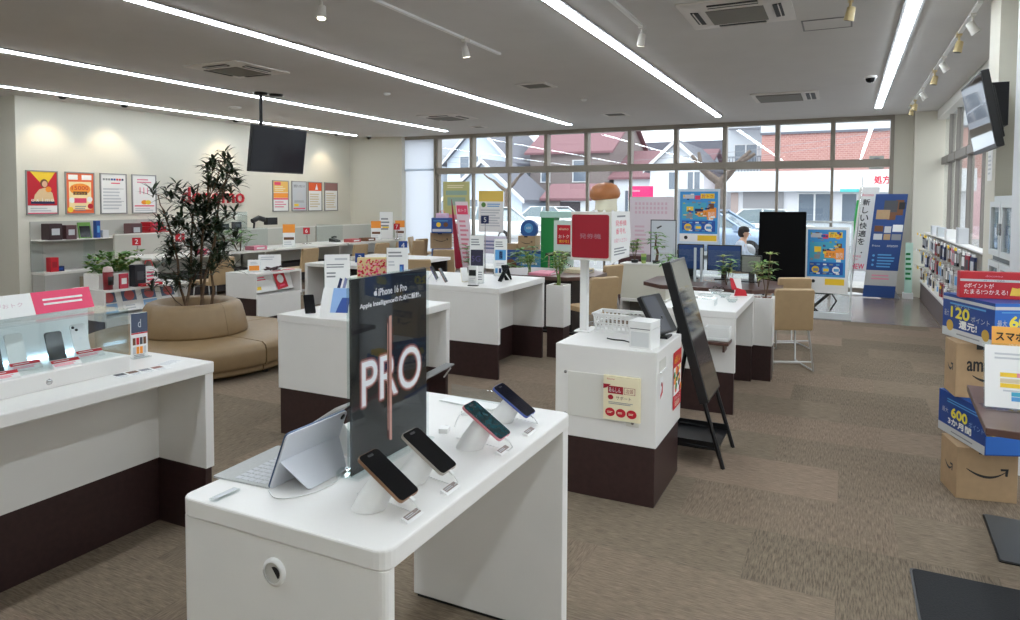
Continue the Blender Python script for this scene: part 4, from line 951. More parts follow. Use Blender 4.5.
m = MB(); M = FY(0, 0, 0); m.box(-.41, .41, -.04, 1.08, -.003, 0, mat('poster_pale', (206, 222, 236), .6), M); art_campaign(m, M @ Matrix.Translation((0, .03, 0)), .74, 1.0, 4); m.build('sheet', t)
# pale board and small framed board
t = T('pale_partition_board', 'tall pale pinkish partition board with faint print before the window', 'board', (-3.22, 12.5, 0))
m = MB(); ppk = mat('pale_pink_board', (224, 212, 218), .6); m.box(-.40, .42, 0, .03, .02, 1.71, ppk); M = FY(0, 0, 0)
fp_ = mat('faint_pink_print', (216, 184, 196), .6)
for i in range(3):
    for j in range(9): m.quad(-.3+j*.07, -.26+j*.07, 1.4+i*.08, 1.45+i*.08, fp_, M)
m.lines(-.3, -.05, .5, 1.2, 9, fp_, M, rag=True); m.build('panel', t)
for s in (-.3, .3): MB().box(s-.03, s+.03, -.15, .2, 0, .02, whitep).build('foot', t)
t = T('framed_notice_board', 'pale grey framed board on a stand behind the little trees', 'board', (-2.62, 11.0, 0))
m = MB(); m.box(-.21, .2, 0, .02, .62, 1.32, mat('board_pale_grey', (206, 212, 218), .5)); M = FY(0, 0, 0); m.poly([(-.12, 1.2), (-.04, 1.24), (-.03, 1.22), (-.1, 1.18)], dgrey, M); m.lines(-.15, .1, .75, 1.1, 5, lgrey, M); m.build('panel', t)
m = MB(); m.box(-.215, .205, -.004, 0, .61, .625, dgrey); m.box(-.215, .205, -.004, 0, 1.315, 1.33, dgrey); m.box(-.215, -.2, -.004, 0, .625, 1.315, dgrey); m.box(.19, .205, -.004, 0, .625, 1.315, dgrey); m.build('frame', t)
for s in (-.17, .15): MB().tube([(s, .02, .7), (s, .1, 0)], .012, blackm, 6).build('leg', t)
# red ticket area: green and white campaign stand behind
t = T('green_display_stand', 'green display stand with white poster panel behind the middle counter', 'display stand', (-5.1, 12.5, 0))
m = MB(); m.box(-.33, -.05, 0, .3, 0, 1.3, green); m.build('green_column', t, bev=.004)
m = MB(); m.box(-.05, .36, .0, .04, .0, 1.25, mat('panel_pale_green', (206, 222, 214), .5)); M = FY(0, 0, 0); m.quad(.02, .3, .78, 1.16, red, M); m.text('ahamo', .16, 1.06, .05, cream, M, w=.2); m.text('おトク', .16, .9, .07, paper, M, w=.22); m.text('割引', .16, .81, .06, yellow, M, w=.2)
m.disc(.18, .55, .06, brownp, M); m.disc(.18, .53, .05, skinp, M, .0022); m.quad(.12, .24, .38, .48, mat('panel_green_print', (120, 170, 140), .5), M); m.quad(-.02, .05, .45, .6, mat('royal_print'), M); m.lines(.02, .3, .1, .32, 4, lgrey, M); m.build('poster_panel', t)
MB().box(-.34, .37, -.02, .32, 1.3, 1.42, mat('canopy_mint', (186, 222, 212), .5)).build('mint_top', t, bev=.005)
# ================================================================== round sofa with plant
SC = (-5.75, 4.67)
t = T('round_sofa', 'round beige leather sofa curved around a tall plant', 'sofa', (SC[0], SC[1], 0))
q0 = math.radians(-3)
for k in range(4):
    a0, a1 = q0+k*PI/2+.008, q0+(k+1)*PI/2-.008
    MB().lathe([(.45, .10), (.99, .10), (1.012, .13), (1.015, .24), (1.0, .285), (.96, .31), (.70, .318), (.45, .312)], leather, a0=a0, a1=a1, n=22).build('seat_cushion', t)
    MB().lathe([(.45, .045), (.955, .045), (.97, .06), (.97, .1), (.45, .1)], leather, a0=a0, a1=a1, n=22, smooth=False).build('seat_base', t)
    MB().lathe([(.28, .31), (.49, .315), (.50, .34), (.475, .45), (.445, .565), (.425, .60), (.385, .62), (.33, .614), (.29, .585), (.28, .5)], leather, a0=a0-.004, a1=a1+.004, n=22).build('backrest', t)
for k in range(8):
    a = q0+k*PI/4+.12; m = MB(); m.cyl((.88*math.cos(a), .88*math.sin(a), 0), (.88*math.cos(a), .88*math.sin(a), .046), .028, black, n=10); m.build('foot', t)
MB().lathe([(0, .51), (.285, .515)], soil, n=24).build('inner_planter', t)
# ------------------------------------------------------------------ the tall dracaena
t = T('tall_dracaena', 'tall dark leaved plant growing from the middle of the round sofa', 'plant', (SC[0], SC[1], .52))
rn = random.Random(11); rv = Vector((math.cos(YAW), math.sin(YAW), 0)); fv = Vector((-math.sin(YAW), math.cos(YAW), 0))
fo = MB(); st = MB()
clus = [(.28, 1.50, .17, .18), (.12, 1.38, .2, .2), (.02, 1.2, .2, .16), (.3, 1.28, .16, .2), (-.02, 1.05, .17, .12), (.18, 1.1, .18, .12), (-.18, .92, .16, .14), (-.2, .62, .18, .16), (-.1, .42, .2, .16), (.08, .8, .14, .14), (.24, .78, .15, .14), (.2, .52, .18, .14), (.3, .95, .1, .12), (-.24, 1.24, .1, .07), (-.02, .68, .14, .12), (.34, .6, .08, .1), (-.26, .3, .1, .1), (.05, .42, .12, .1), (.36, 1.45, .1, .1), (.2, 1.62, .1, .06), (-.14, .78, .14, .12), (.1, .62, .14, .12), (.22, .95, .14, .12), (-.06, .9, .12, .12)]
mains = []
for (u0, u1, f0, f1, ht) in ((-.10, -.22, .04, -.1, 1.0), (-.03, .0, -.08, .1, 1.25), (.03, .2, .08, -.06, 1.45), (.09, .3, -.04, .12, 1.36), (.15, .22, .05, .0, .8)):
    P = [rv*(u0+(u1-u0)*f**1.3+.02*math.sin(f*9+u0*40))+fv*(f0+(f1-f0)*f)+Vector((0, 0, ht*f)) for f in (0, .25, .5, .75, 1)]; mains.append(P); st.tube([tuple(q) for q in P], [.014, .013, .011, .009, .006], bark, 7)
for i, (u, z, ru, rz_) in enumerate(clus):
    z = z*.93-.02; c = rv*u+fv*rn.uniform(-.2, .2)+Vector((0, 0, z))
    near = min((q for P in mains for q in P if q.z < z-.05), key=lambda q: (q-c).length, default=mains[0][0])
    st.tube([tuple(near), tuple((near+c)*.5+Vector((0, 0, -.03))), tuple(c)], .005, bark, 5)
    for k in range(6 if ru > .12 else 3):
        p = c+rv*rn.uniform(-ru, ru)*.75+fv*rn.uniform(-.15, .15)+Vector((0, 0, rn.uniform(-rz_, rz_)*.75))
        st.tube([tuple(c), tuple(p)], .003, bark, 5)
        n = 15
        for j in range(n):
            an = 2*PI*(j+rn.random())/n; leaf(fo, p+Vector((0, 0, rn.uniform(-.05, .05))), (math.cos(an), math.sin(an), rn.uniform(.0, 1.6)), rn.uniform(.11, .18), rn.uniform(.022, .032), leafd, rn.uniform(.1, .6))
st.build('canes', t); fo.build('leaves', t)
# ================================================================== posters on the left wall
def framed(lab, y, z, w, h, art):
    t = T('wall_poster', lab, 'poster', (XL, y, z)); m = MB(); M = FX(.012, 0, 0)
    m.box(-w/2, w/2, 0, h, -.012, -.002, paper, M); art(m, M, w, h); m.build('printed_sheet', t)
    m = MB(); sf = mat('frame_silver', (150, 150, 148), .35, metal=.6)
    for (a, b, c, d) in ((-w/2-.012, w/2+.012, -.012, .006), (-w/2-.012, w/2+.012, h-.006, h+.012), (-w/2-.012, -w/2+.006, .006, h-.006), (w/2-.006, w/2+.012, .006, h-.006)): m.box(a, b, c, d, -.012, .008, sf, M)
    m.build('frame', t)
def a_red(m, M, w, h):
    m.quad(-w/2, w/2, h*.2, h, red, M); m.poly([(-w*.4, h), (w*.45, h), (w*.08, h*.62)], yellow, M, .0013)
    m.poly([(-w*.3, h*.28), (w*.4, h*.28), (w*.33, h*.5), (w*.1, h*.62), (-w*.1, h*.58), (-w*.25, h*.45)], mat('shirt_print', (226, 196, 150), .6), M, .0016)
    m.disc(w*.06, h*.72, w*.13, brownp, M, .0018, 16, h*.10); m.disc(w*.08, h*.705, w*.09, skinp, M, .002, 16, h*.075); m.disc(w*.2, h*.58, w*.1, orange, M, .002)
    m.quad(-w*.38, w*.4, h*.24, h*.30, navy, M, .0022); m.text('ｅｘｉｍｏ', 0, h*.29, h*.09, paper, M, w=w*.74, z=.0026); m.lines(-w*.4, w*.3, h*.05, h*.16, 2, lgrey, M); m.quad(-w/2, w/2, 0, h*.03, pink, M, .0014)
def a_sun(m, M, w, h):
    m.quad(-w/2, w/2, 0, h, mat('orange_red_print', (232, 106, 60), .5), M); m.quad(-w*.4, w*.4, h*.1, h*.78, mat('pale_yellow_print', (250, 226, 170), .5), M, .0012)
    m.quad(-w*.42, -w*.08, h*.83, h*.95, paper, M, .0014); m.quad(w*.06, w*.42, h*.83, h*.95, paper, M, .0014)
    m.disc(0, h*.6, w*.38, orange, M, .0016, 20, h*.14); m.text('15000', 0, h*.58, h*.1, red, M, w=w*.6, z=.002); m.quad(-w*.25, w*.25, h*.46, h*.54, brownp, M, .002); m.text('ポイント', 0, h*.47, h*.05, yellow, M, w=w*.4, z=.0024)
    m.quad(-w*.22, w*.22, h*.26, h*.38, pink, M, .002); m.disc(-w*.3, h*.33, w*.1, paper, M, .002); m.disc(w*.34, h*.35, w*.1, paper, M, .002); m.disc(w*.36, h*.18, w*.1, red, M, .002); m.disc(-w*.36, h*.1, w*.1, yellow, M, .002); m.lines(-w*.2, w*.2, h*.06, h*.2, 3, greyp, M, z=.002)
def a_text(m, M, w, h):
    for k, c in enumerate((greyp, greyp, greyp, blue, blue, red, red, navy)): m.quad(-w*.42+k*w*.105, -w*.34+k*w*.105, h*.84, h*.89, c, M)
    m.lines(-w*.1, w*.4, h*.74, h*.8, 1, pink, M); m.lines(-w*.42, w*.42, h*.08, h*.66, 7, lgrey, M); m.quad(-w*.4, w*.4, h*.62, h*.63, greyp, M); m.quad(-w*.4, w*.4, h*.3, h*.31, greyp, M)
def a_cal(m, M, w, h):
    m.lines(-w*.3, w*.35, h*.78, h*.92, 2, mat('soft_pink_print'), M)
    for k in range(3): m.quad(-w*.2+k*w*.16, -w*.16+k*w*.16, h*.5, h*.68, mat('soft_pink_print'), M)
    m.disc(w*.0, h*.28, w*.14, orange, M, .0015, 14, h*.06); m.disc(w*.16, h*.28, w*.12, yellow, M, .0016, 14, h*.06); m.quad(-w*.42, w*.42, h*.17, h*.20, pink, M); m.lines(-w*.4, w*.4, h*.04, h*.14, 2, lgrey, M)
def a_y(m, M, w, h):
    m.quad(-w/2, w/2, h*.62, h, mat('gold_print', (236, 190, 100), .5), M); m.quad(-w*.42, w*.0, h*.86, h*.96, pink, M, .0014); m.quad(-w/2, w/2, h*.44, h*.6, orange, M); m.quad(-w/2, w/2, h*.38, h*.43, pink, M); m.lines(-w*.4, w*.4, h*.1, h*.34, 3, mat('soft_pink_print'), M); m.lines(-w*.4, w*.35, h*.66, h*.84, 3, cream, M)
def a_g(m, M, w, h):
    m.quad(-w/2, w/2, 0, h, mat('silver_print', (196, 200, 206), .5), M); m.text('重要なお知らせ', 0, h*.8, h*.1, dgrey, M, w=w*.8); m.disc(0, h*.5, w*.26, lgrey, M, .0014, 18, h*.14); m.quad(-w*.36, -w*.05, h*.16, h*.24, yellow, M, .0014); m.quad(-w*.42, w*.42, h*.06, h*.1, pink, M, .0014); m.lines(-w*.36, w*.36, h*.28, h*.36, 2, greyp, M)
def a_o(m, M, w, h):
    m.quad(-w/2, w/2, h*.7, h, mat('vermilion_print', (226, 92, 40), .5), M); m.poly([(w*.0, h*.74), (w*.22, h*.74), (w*.12, h*.95)], paper, M, .0014); m.lines(-w*.4, w*.38, h*.1, h*.62, 6, mat('beige_print', (214, 200, 170), .6), M)
def a_b(m, M, w, h):
    m.quad(-w/2, w/2, h*.72, h, mat('mauve_print', (150, 110, 106), .5), M); m.lines(-w*.4, w*.38, h*.08, h*.66, 7, mat('beige_print'), M)
for (lab, y, art) in (('red and yellow framed poster with a figure, leftmost on the left wall', 6.375, a_red), ('orange framed poster with big number, second on the left wall', 6.96, a_sun), ('white framed text poster, third on the left wall', 7.53, a_text), ('white framed poster with pink dates, fourth on the left wall', 8.095, a_cal),
                      ('yellow and pink framed poster right of the hanging television base', 11.37, a_y), ('silver grey framed notice poster on the left wall', 11.94, a_g), ('framed poster with vermilion top on the left wall', 12.46, a_o), ('framed beige poster with mauve top, last on the left wall', 13.02, a_b)):
    framed(lab, y, 1.385, .45, .66, art)
t = T('wall_lettering', 'red shop name lettering on the left wall partly hidden by the plant', 'sign', (XL, 9.6, 1.555))
m = MB(); vs, fs, tw, th = text_mesh('docomo'); k = .30/th
M = FX(.002, -.74, 0)
for z in (.03,): m.add([(v.x*1.48/tw, v.y*k, z) for v in vs], fs, mat('sign_letter_red', (206, 22, 44), .4), False, M)
m.build('letters', t)
o = bpy.data.objects['letters']; sd = o.modifiers.new('depth', 'SOLIDIFY'); sd.thickness = .03; sd.offset = -1
# ================================================================== display shelving along the left wall
t = T('display_shelf_unit', 'white wall shelf unit with grey back under the first posters', 'shelf unit', (XL+.005, 6.18, 0))
m = MB(); m.box(0, .02, 0, 2.4, .5, 1.27, mat('grey_back', (178, 178, 172), .6)); m.build('back_panel', t)
m = MB(); m.box(.02, .36, 0, 2.4, .46, .50, white); m.box(.02, .34, .01, 2.39, .06, .46, greyf); m.build('base_cabinet', t); MB().box(.02, .32, .01, 2.39, 0, .06, dgrey).build('plinth', t)
m = MB(); m.box(.02, .30, 0, 2.4, .975, .99, white); m.build('shelf', t)
for y in (0, .8, 1.6, 2.38): MB().box(.02, .30, y, y+.018, .5, .975, acry).build('divider', t)
def gift(lab, x, y, z, a, b, h, mt, name='package', band=None, rz=0, cat='box', grp=None):
    t = T(name, lab, cat, (x, y, z), rz, group=grp); m = MB(); m.box(-a/2, a/2, -b/2, b/2, 0, h, mt); m.build('carton', t, bev=.003)
    m = MB(); M = FX(a/2, 0, 0); m.quad(-b*.3, b*.3, h*.3, h*.7, band or lgrey, M, .0012); m.build('label', t); return t
ZS = .99
gift('dark maroon carton on the upper wall shelf below the first poster', -10.98, 6.38, ZS, .2, .2, .25, mat('maroon', (52, 30, 34), .5))
gift('smaller maroon carton beside the dark one on the upper wall shelf', -10.98, 6.62, ZS, .2, .16, .22, mat('maroon_light', (96, 66, 70), .5))
t = T('display_tablet', 'upright tablet with green edge on the upper wall shelf', 'tablet', (-11.0, 6.92, ZS)); M = Fr((0, 0, 0), (0, 1, 0), (-.2, 0, 1)); m = MB(); m.box(-.1, .1, 0, .26, -.02, 0, leafg, M); m.build('cover', t); MB().box(-.085, .085, .015, .2, 0, .002, screen, M).build('screen', t)
gift('slim blue package beside the upright tablet', -11.0, 7.10, ZS, .08, .07, .28, blue, band=lblue)
gift('small white package next to the slim blue one', -11.0, 7.22, ZS, .1, .1, .12, lgrey)
t = T('clear_tray', 'clear tray holding papers on the upper wall shelf', 'tray', (-10.98, 7.42, ZS)); m = MB(); m.box(-.1, .1, -.1, .1, 0, .004, acry); m.box(.096, .1, -.1, .1, .004, .1, acry); m.build('tray_body', t); MB().box(-.08, .08, -.08, .08, .004, .02, paper).build('papers', t)
gift('dull maroon carton below the third poster', -10.98, 7.72, ZS, .2, .2, .22, mat('maroon_light'))
for k in range(3):
    gift('%s flat red box of the stack under the fourth poster' % ['bottom', 'middle', 'top'][k], -10.95, 8.12-.03*k, ZS+.08*k, .25, .36-.05*k, .075, red, 'red_box', pink, grp='stacked flat red boxes')
gift('white flat box left of the red box stack', -10.97, 7.88, ZS, .2, .09, .05, whitep)
gift('red gift bag standing on the lower wall shelf', -10.95, 6.36, .50, .12, .12, .22, red, 'gift_bag', dred, cat='bag')
gift('small blue pouch lying on the lower wall shelf', -10.95, 6.45, .50, .1, .12, .08, navy, 'pouch', blue, cat='pouch')
t = T('flower_trough', 'grey trough planter with clipped greenery in front of the wall shelves', 'planter', (-10.5, 7.0, 0)); m = MB(); m.box(-.15, .15, -.42, .42, 0, .42, mat('trough_grey', (150, 140, 120), .7)); m.build('trough', t, bev=.006)
m = MB(); rn = random.Random(8)
for k in range(60): spray(m, (rn.uniform(-.12, .12), rn.uniform(-.4, .4), .42), 5, .09, .025, leafg if k % 3 else mat('grey_leaf', (150, 156, 120), .6), rn, 1.2, .2)
m.build('greenery', t)
# ================================================================== pamphlet racks
def rack(lab, x, y0, y1, h, flyers, z0=.06):
    L = y1-y0; t = T('pamphlet_rack', lab, 'rack', (x, y0, 0)); m = MB(); D = .55
    m.box(-D, -.22, .02, L-.0, .32, h+.0, white); m.box(-.22, 0, L-.02, L, z0+.26, h, white); m.box(-D, 0, 0, .02, .32, h-.001, white); m.box(-.22, 0, .02, L-.02, h-.025, h, white)
    m.build('carcass', t)
    m = MB(); m.box(-.02, 0, .02, L-.02, z0, z0+.29, white); m.box(-.22, -.02, .02, L-.02, z0+.27, z0+.29, white); m.build('front_panel', t); MB().box(-D+.02, -.03, .02, L-.03, 0, .32, dark).build('dark_base', t)
    M = Fr((-.19, 0, z0+.30), (0, 1, 0), (-.1, 0, .3)) @ Matrix.Translation((0, 0, .07))
    m = MB(); m.box(.03, L-.03, 0, h-z0-.34, -.004, 0, paper, M); m.build('sloped_board', t)
    return t, M, h-z0-.34
t, M, hh = rack('white pamphlet rack with red flyer between sofa and far desks', -6.87, 6.53, 7.36, .65, 3)
f = T('flyer', 'white flyer with yellow patch in the middle pamphlet rack', 'flyer', (-6.87, 6.53, 0)); m = MB(); M2 = M @ Matrix.Translation((0, 0, .003)); m.quad(.05, .4, .01, hh, paper, M2); m.lines(.08, .34, hh*.6, hh*.85, 2, pink, M2, z=.002); m.quad(.08, .22, hh*.12, hh*.3, yellow, M2, .002); m.build('sheet', f)
f = T('flyer', 'tilted red flyer leaning in the middle pamphlet rack', 'flyer', (-6.87, 6.53, 0)); m = MB(); M2 = M @ Matrix.Translation((.5, 0, .012)) @ Matrix.Rotation(.12, 4, 'Z'); m.box(0, .2, 0, hh*.98, 0, .003, red, M2); m.disc(.1, hh*.55, .06, paper, M2, .004); m.quad(.05, .15, hh*.12, hh*.22, pink, M2, .0042); m.build('sheet', f)
stand_card('orange food card standing on the middle pamphlet rack', -7.1, 6.72, .65, .16, .16, .9, lambda m, M, w, h: (m.quad(-w*.4, w*.4, h*.1, h*.5, orange, M), m.lines(-w*.3, w*.3, h*.6, h*.85, 2, lgrey, M)))
stand_card('white paper pad standing on the middle pamphlet rack', -7.2, 7.1, .65, .3, .2, .9, lambda m, M, w, h: m.lines(-w*.4, w*.3, h*.6, h*.9, 2, lgrey, M))
t = T('cable_tangle', 'dark tangle of handset cables on the middle pamphlet rack', 'cable', (-7.0, 6.95, .655)); rn = random.Random(4); m = MB(); m.tube([(rn.uniform(-.06, .06), rn.uniform(-.14, .16), rn.uniform(.0, .06)) for k in range(26)], .007, mat('cable_maroon', (60, 30, 34), .5), 5); m.build('cables', t)
for k, (y, rz, lab) in enumerate(((6.98, .3, 'red and white leaflet lying on the middle pamphlet rack'), (7.2, -.2, 'pink leaflet lying at the right end of the middle pamphlet rack'))):
    t = T('leaflet', lab, 'leaflet', (-6.95, y, .652), rz); m = MB(); m.box(-.05, .05, -.07, .07, 0, .004, red if k == 0 else pink); m.lines(-.04, .04, -.05, .05, 3, paper, FT(0, 0, .004)); m.build('sheet', t)
t, M, hh = rack('white pamphlet rack with colourful magazines behind the lit showcase', -6.97, 4.56, 5.6, .65, 3)
for k in range(4):
    f = T('magazine', ['first', 'second', 'third', 'fourth'][k]+' colourful magazine in the rack behind the lit showcase, from the left', 'magazine', (-6.97, 4.56, 0)); m = MB(); M2 = M @ Matrix.Translation((.06+.24*k, .0, .004)); m.box(0, .19, 0, hh, 0, .003, paper, M2)
    m.quad(.01, .18, hh*.45, hh*.97, mat('slate_blue_print', (88, 106, 136), .5), M2, .004); m.disc(.1, hh*.7, .06, mat('coral_print', (190, 90, 90), .5), M2, .0045, 12); m.quad(.01, .18, 0, hh*.4, mat('sky_print') if k % 2 == 0 else paper, M2, .004); m.lines(.03, .15, hh*.05, hh*.3, 2, lgrey, M2, z=.0045); m.build('cover', f)
t = T('trough_planter', 'white trough with low green foliage on the magazine rack', 'planter', (-7.25, 4.75, .65)); m = MB(); m.box(-.14, .12, -.14, .40, 0, .16, white); m.build('trough', t, bev=.003)
m = MB(); rn = random.Random(3)
for k in range(150): spray(m, (rn.uniform(-.13, .11), rn.uniform(-.13, .38), .16+rn.random()**2*.22), 5, .08, .03, leafg if k % 4 else leafy, rn, .9, .3)
m.build('foliage', t)
t = T('drink_tumbler', 'red and black tumbler with clear lid on the magazine rack', 'tumbler', (-7.05, 4.66, .65)); m = MB(); m.lathe([(0, 0), (.045, 0), (.05, .19), (0, .19)], mat('tumbler_red', (130, 20, 30), .3), n=18); m.build('body', t); MB().lathe([(.047, .05), (.052, .05), (.0535, .14), (.05, .14)], black, n=18, a0=-.6, a1=1.6).build('label', t); MB().lathe([(.05, .19), (.052, .2), (.04, .24), (0, .25)], mat('lid_pink', (214, 190, 190), .3), n=18).build('lid', t)
gift('small red framed price sign next to the tumbler', -7.0, 4.8, .65, .02, .1, .16, mat('sign_pinkred', (200, 60, 80), .5), 'price_sign', paper, cat='sign')
gift('black and red gift box on the magazine rack', -7.05, 5.0, .65, .1, .13, .24, mat('box_charcoal', (32, 32, 40), .5), band=dgrey)
gift('flat red box under the black gift box front', -6.98, 5.1, .652, .08, .26, .03, red, 'red_box', paper)
t = T('gift_bag', 'white gift bag with red handle on the magazine rack', 'bag', (-7.1, 5.17, .65)); m = MB(); m.box(-.05, .05, -.08, .08, 0, .2, paper); m.lines(-.06, .06, .04, .16, 3, pink, FX(.05, 0, 0)); m.build('bag_body', t); MB().tube([(0, -.06, .2), (0, -.03, .27), (0, .03, .27), (0, .06, .2)], .006, red, 6).build('handle', t)
# ================================================================== consultation desks along the left wall
desk_w = mat('desk_white', (226, 224, 216), .4); part_g = mat('partition_grey', (186, 184, 174), .6)
def booth(lab, y0, y1, w=''):
    t = T('consultation_desk', lab, 'desk', (-9.65, y0, 0)); L = y1-y0
    m = MB(); m.box(-.45, .4, 0, L, .70, .74, desk_w); m.build('desktop', t, bev=.003); m = MB(); m.box(-.45, -.41, 0, L, .06, .70, desk_w); m.box(-.45, .15, .0, .04, .0, .70, desk_w); m.build('panel', t); MB().box(-.30, .10, .3, L-.3, .06, .42, mat('desk_dark', (30, 22, 22), .6)).build('dark_front', t)
    p = T('desk_partition', 'low grey partition running behind the '+w+' consultation desk', 'partition', (-10.15, y0, 0)); m = MB(); m.box(0, .04, 0, L, .04, 1.06, part_g); m.build('panel', p); m = MB(); m.box(-.005, .045, 0, L, 1.06, 1.08, desk_w); m.build('top_rail', p)
    for q in (.1, L/2, L-.1): MB().box(-.05, .045, q-.02, q+.02, 0, .04, greyf).build('foot', p)
    d = T('desk_divider', 'clear upright divider at the far end of the '+w+' consultation desk', 'divider', (-9.65, y1-.05, .74)); MB().box(-.4, .3, .02, .026, .01, .38, acry).build('clear_sheet', d); MB().box(-.4, .3, .0, .045, 0, .012, whitep).build('foot_rail', d)
booth('long white consultation desk behind the sofa plant', 6.8, 9.2, 'nearest'); booth('long white consultation desk in the middle of the left wall', 9.25, 11.25, 'middle'); booth('long white consultation desk at the far end of the left wall', 11.3, 13.3, 'farthest')
GC = 'beige chairs at the consultation desks'
for k, (x, y, rz, lab) in enumerate(((-8.2, 7.0, 1.45, 'beige chair behind the round sofa plant'), (-8.45, 9.05, 1.5, 'beige chair at the desks right of the pamphlet rack'), (-8.4, 10.35, 1.5, 'beige desk chair behind the lilac phone card, leftmost'), (-8.3, 10.9, 1.45, 'beige desk chair, second of the far row'), (-8.25, 11.45, 1.6, 'beige desk chair, third of the far row'), (-8.2, 12.0, 1.5, 'beige desk chair, fourth of the far row'), (-8.5, 12.6, 1.4, 'beige desk chair, fifth of the far row'), (-8.75, 13.2, -1.2, 'beige chair against the white blind, last of the far row'))):
    c = dup(ch0, (x, y, 0), rz, lab, GC)
for (x, y, rz, lab) in ((-5.75, 7.0, 1.9, 'slim beige chair seen from its side left of the lilac card'), (-5.45, 8.2, .5, 'big beige chair right above the tall black poster'), (-6.2, 10.1, .5, 'beige chair leaning beside the red pennant stand')):
    dup(ch0, (x, y, 0), rz, lab, 'beige chairs in the middle of the shop')
def plaque(lab, txt, x, y, z, c, s=.14, face='X', pole=0, base=0):
    t = T('number_plaque', lab, 'number sign', (x, y, z)); M = Fr((0, 0, 0), (math.cos(.75), math.sin(.75), 0), (0, 0, 1)); m = MB(); m.box(-s/2, s/2, 0, s, -.01, 0, c, M); m.text(txt, 0, s*.2, s*.6, paper, M, z=.002); m.build('plate', t)
    if pole: MB().cyl((0, .01, 0), (0, .01, -pole), .012, chrome, n=8).build('pole', t); MB().lathe([(0, .0), (.09, 0), (.09, .012), (0, .016)], chrome, c=(0, .01, -pole), n=18).build('base', t)
plaque('red number plaque on the desks below the fourth poster', '2', -9.95, 7.05, .90, red, .12, pole=.16)
plaque('red number plaque seen through the plant leaves', '4', -9.85, 7.75, .92, red, .14, pole=.18)
plaque('red number plaque on the middle consultation desk', '6', -9.75, 10.6, .94, red, .13, pole=.20)
plaque('red number plaque on the far consultation desk', '8', -9.6, 12.75, .92, red, .14, pole=.18)
plaque('red number plaque in front of the white roller blind', '7', -9.24, 12.98, .96, red, .14, pole=.22)
plaque('blue number plaque with a three on a pole', '3', -6.15, 7.75, .74, blue, .13, pole=.74)
plaque('blue number plaque with a four on a pole', '4', -6.15, 8.8, .86, blue, .13, pole=.86)
plaque('navy number plaque in front of the yellow window poster', '5', -6.93, 12.95, 1.14, navy, .17, pole=1.14)
def a_orange(m, M, w, h): m.quad(-w/2, w/2, h*.62, h, orange, M); m.quad(-w*.42, w*.42, h*.3, h*.42, brownp, M); m.lines(-w*.4, w*.4, h*.05, h*.25, 2, lgrey, M)
for k, (x, y, lab) in enumerate(((-9.45, 9.8, 'orange topped card on the middle desk under the hanging television'), (-9.5, 12.55, 'orange topped card on the far desk'), (-9.32, 13.22, 'orange topped card before the white blind'))): stand_card(lab, x, y, .74, .22, .42, .75, a_orange)
stand_card('clear framed notice card standing on the far desk', -9.55, 13.0, .74, .3, .62, .6, lambda m, M, w, h: (m.lines(-w*.4, w*.3, h*.3, h*.8, 4, greyp, M), m.quad(-w*.3, w*.2, h*.4, h*.45, yellow, M)))
small_plant('leafy_plant', 'bushy green plant on the desk under the shop name lettering', -9.35, 8.55, .74, .34, 'bush', 41, 1.9)
small_plant('leafy_plant', 'brownish leafy plant left of the bushy one on the desk', -9.4, 8.1, .74, .34, 'light', 42, 1.2)
t = T('security_camera_pair', 'black twin camera handset perched on the desk partition', 'handset', (-10.12, 9.8, 1.08)); m = MB(); m.tube([(0, -.25, .14), (0, -.1, .2), (0, .05, .16)], .05, black, 8); m.tube([(0, -.22, .0), (0, -.2, .14)], .02, black, 6); m.build('arm', t); MB().box(-.05, .05, .08, .34, .06, .2, black).build('head_unit', t)
m = MB(); t = T('clear_display_box', 'clear display box with small dark goods below the red lettering', 'display box', (-10.0, 8.9, 1.08)); m.box(-.12, .12, -.3, .3, 0, .01, acry); m.box(.115, .12, -.3, .3, .01, .32, acry); m.box(-.12, .12, -.3, -.295, .01, .32, acry); m.box(-.12, .12, .295, .3, .01, .32, acry); m.box(-.12, .12, -.3, .3, .32, .325, acry); m.build('clear_case', t)
gift('small dark camera inside the clear display box', -10.0, 8.8, 1.09, .08, .12, .1, dgrey, 'small_camera', greyp, cat='camera'); gift('small black device at the right of the clear display box', -10.0, 9.06, 1.09, .08, .16, .13, black, 'small_device', dgrey, cat='device')
for k, (x, y, mt, lab) in enumerate(((-9.4, 7.9, pink, 'pink leaflet pile on the desk behind the plant'), (-9.35, 8.9, mat('soft_pink_print'), 'pale pink leaflet pile on the desk'), (-9.4, 11.6, mat('coral_print'), 'coral leaflet pile on the far desk'), (-9.4, 12.1, brownp, 'brown tray of leaflets on the far desk'))):
    gift(lab, x, y, .74, .22, .3, .07, mt, 'leaflet_pile', paper, cat='leaflets')
for k, (y, lab) in enumerate(((11.45, 'black desk telephone on the far consultation desk'), (12.95, 'black desk telephone near the notice card'))):
    t = T('desk_telephone', lab, 'telephone', (-9.75, y, .74)); m = MB(); m.prism([(-.09, 0), (.09, 0), (.09, .03), (-.09, .08)], -.08, .08, black, FY(0, 0, 0)); m.build('base', t); MB().tube([(-.02, -.07, .10), (-.0, 0, .11), (-.02, .07, .10)], .018, black, 8).build('receiver', t)
def white_block(lab, x, y, a, b, h, wb=.3):
    t = T('reception_desk', lab, 'desk', (x, y, 0)); m = MB(); m.box(-a, a, -b, b, h-.05, h, white); m.box(-a, -a+.05, -b, b, 0, h-.05, white); m.build('desk_shell', t, bev=.003); MB().box(-a+.05, a-.05, b-.06, b-.02, 0, h-.05, mat('desk_dark')).build('dark_modesty_panel', t)
white_block('white desk with dark inside behind the tall black poster', -6.55, 9.3, .75, .35, .70)
white_block('white side desk left of the lilac phone card', -6.9, 8.3, .5, .3, .66)
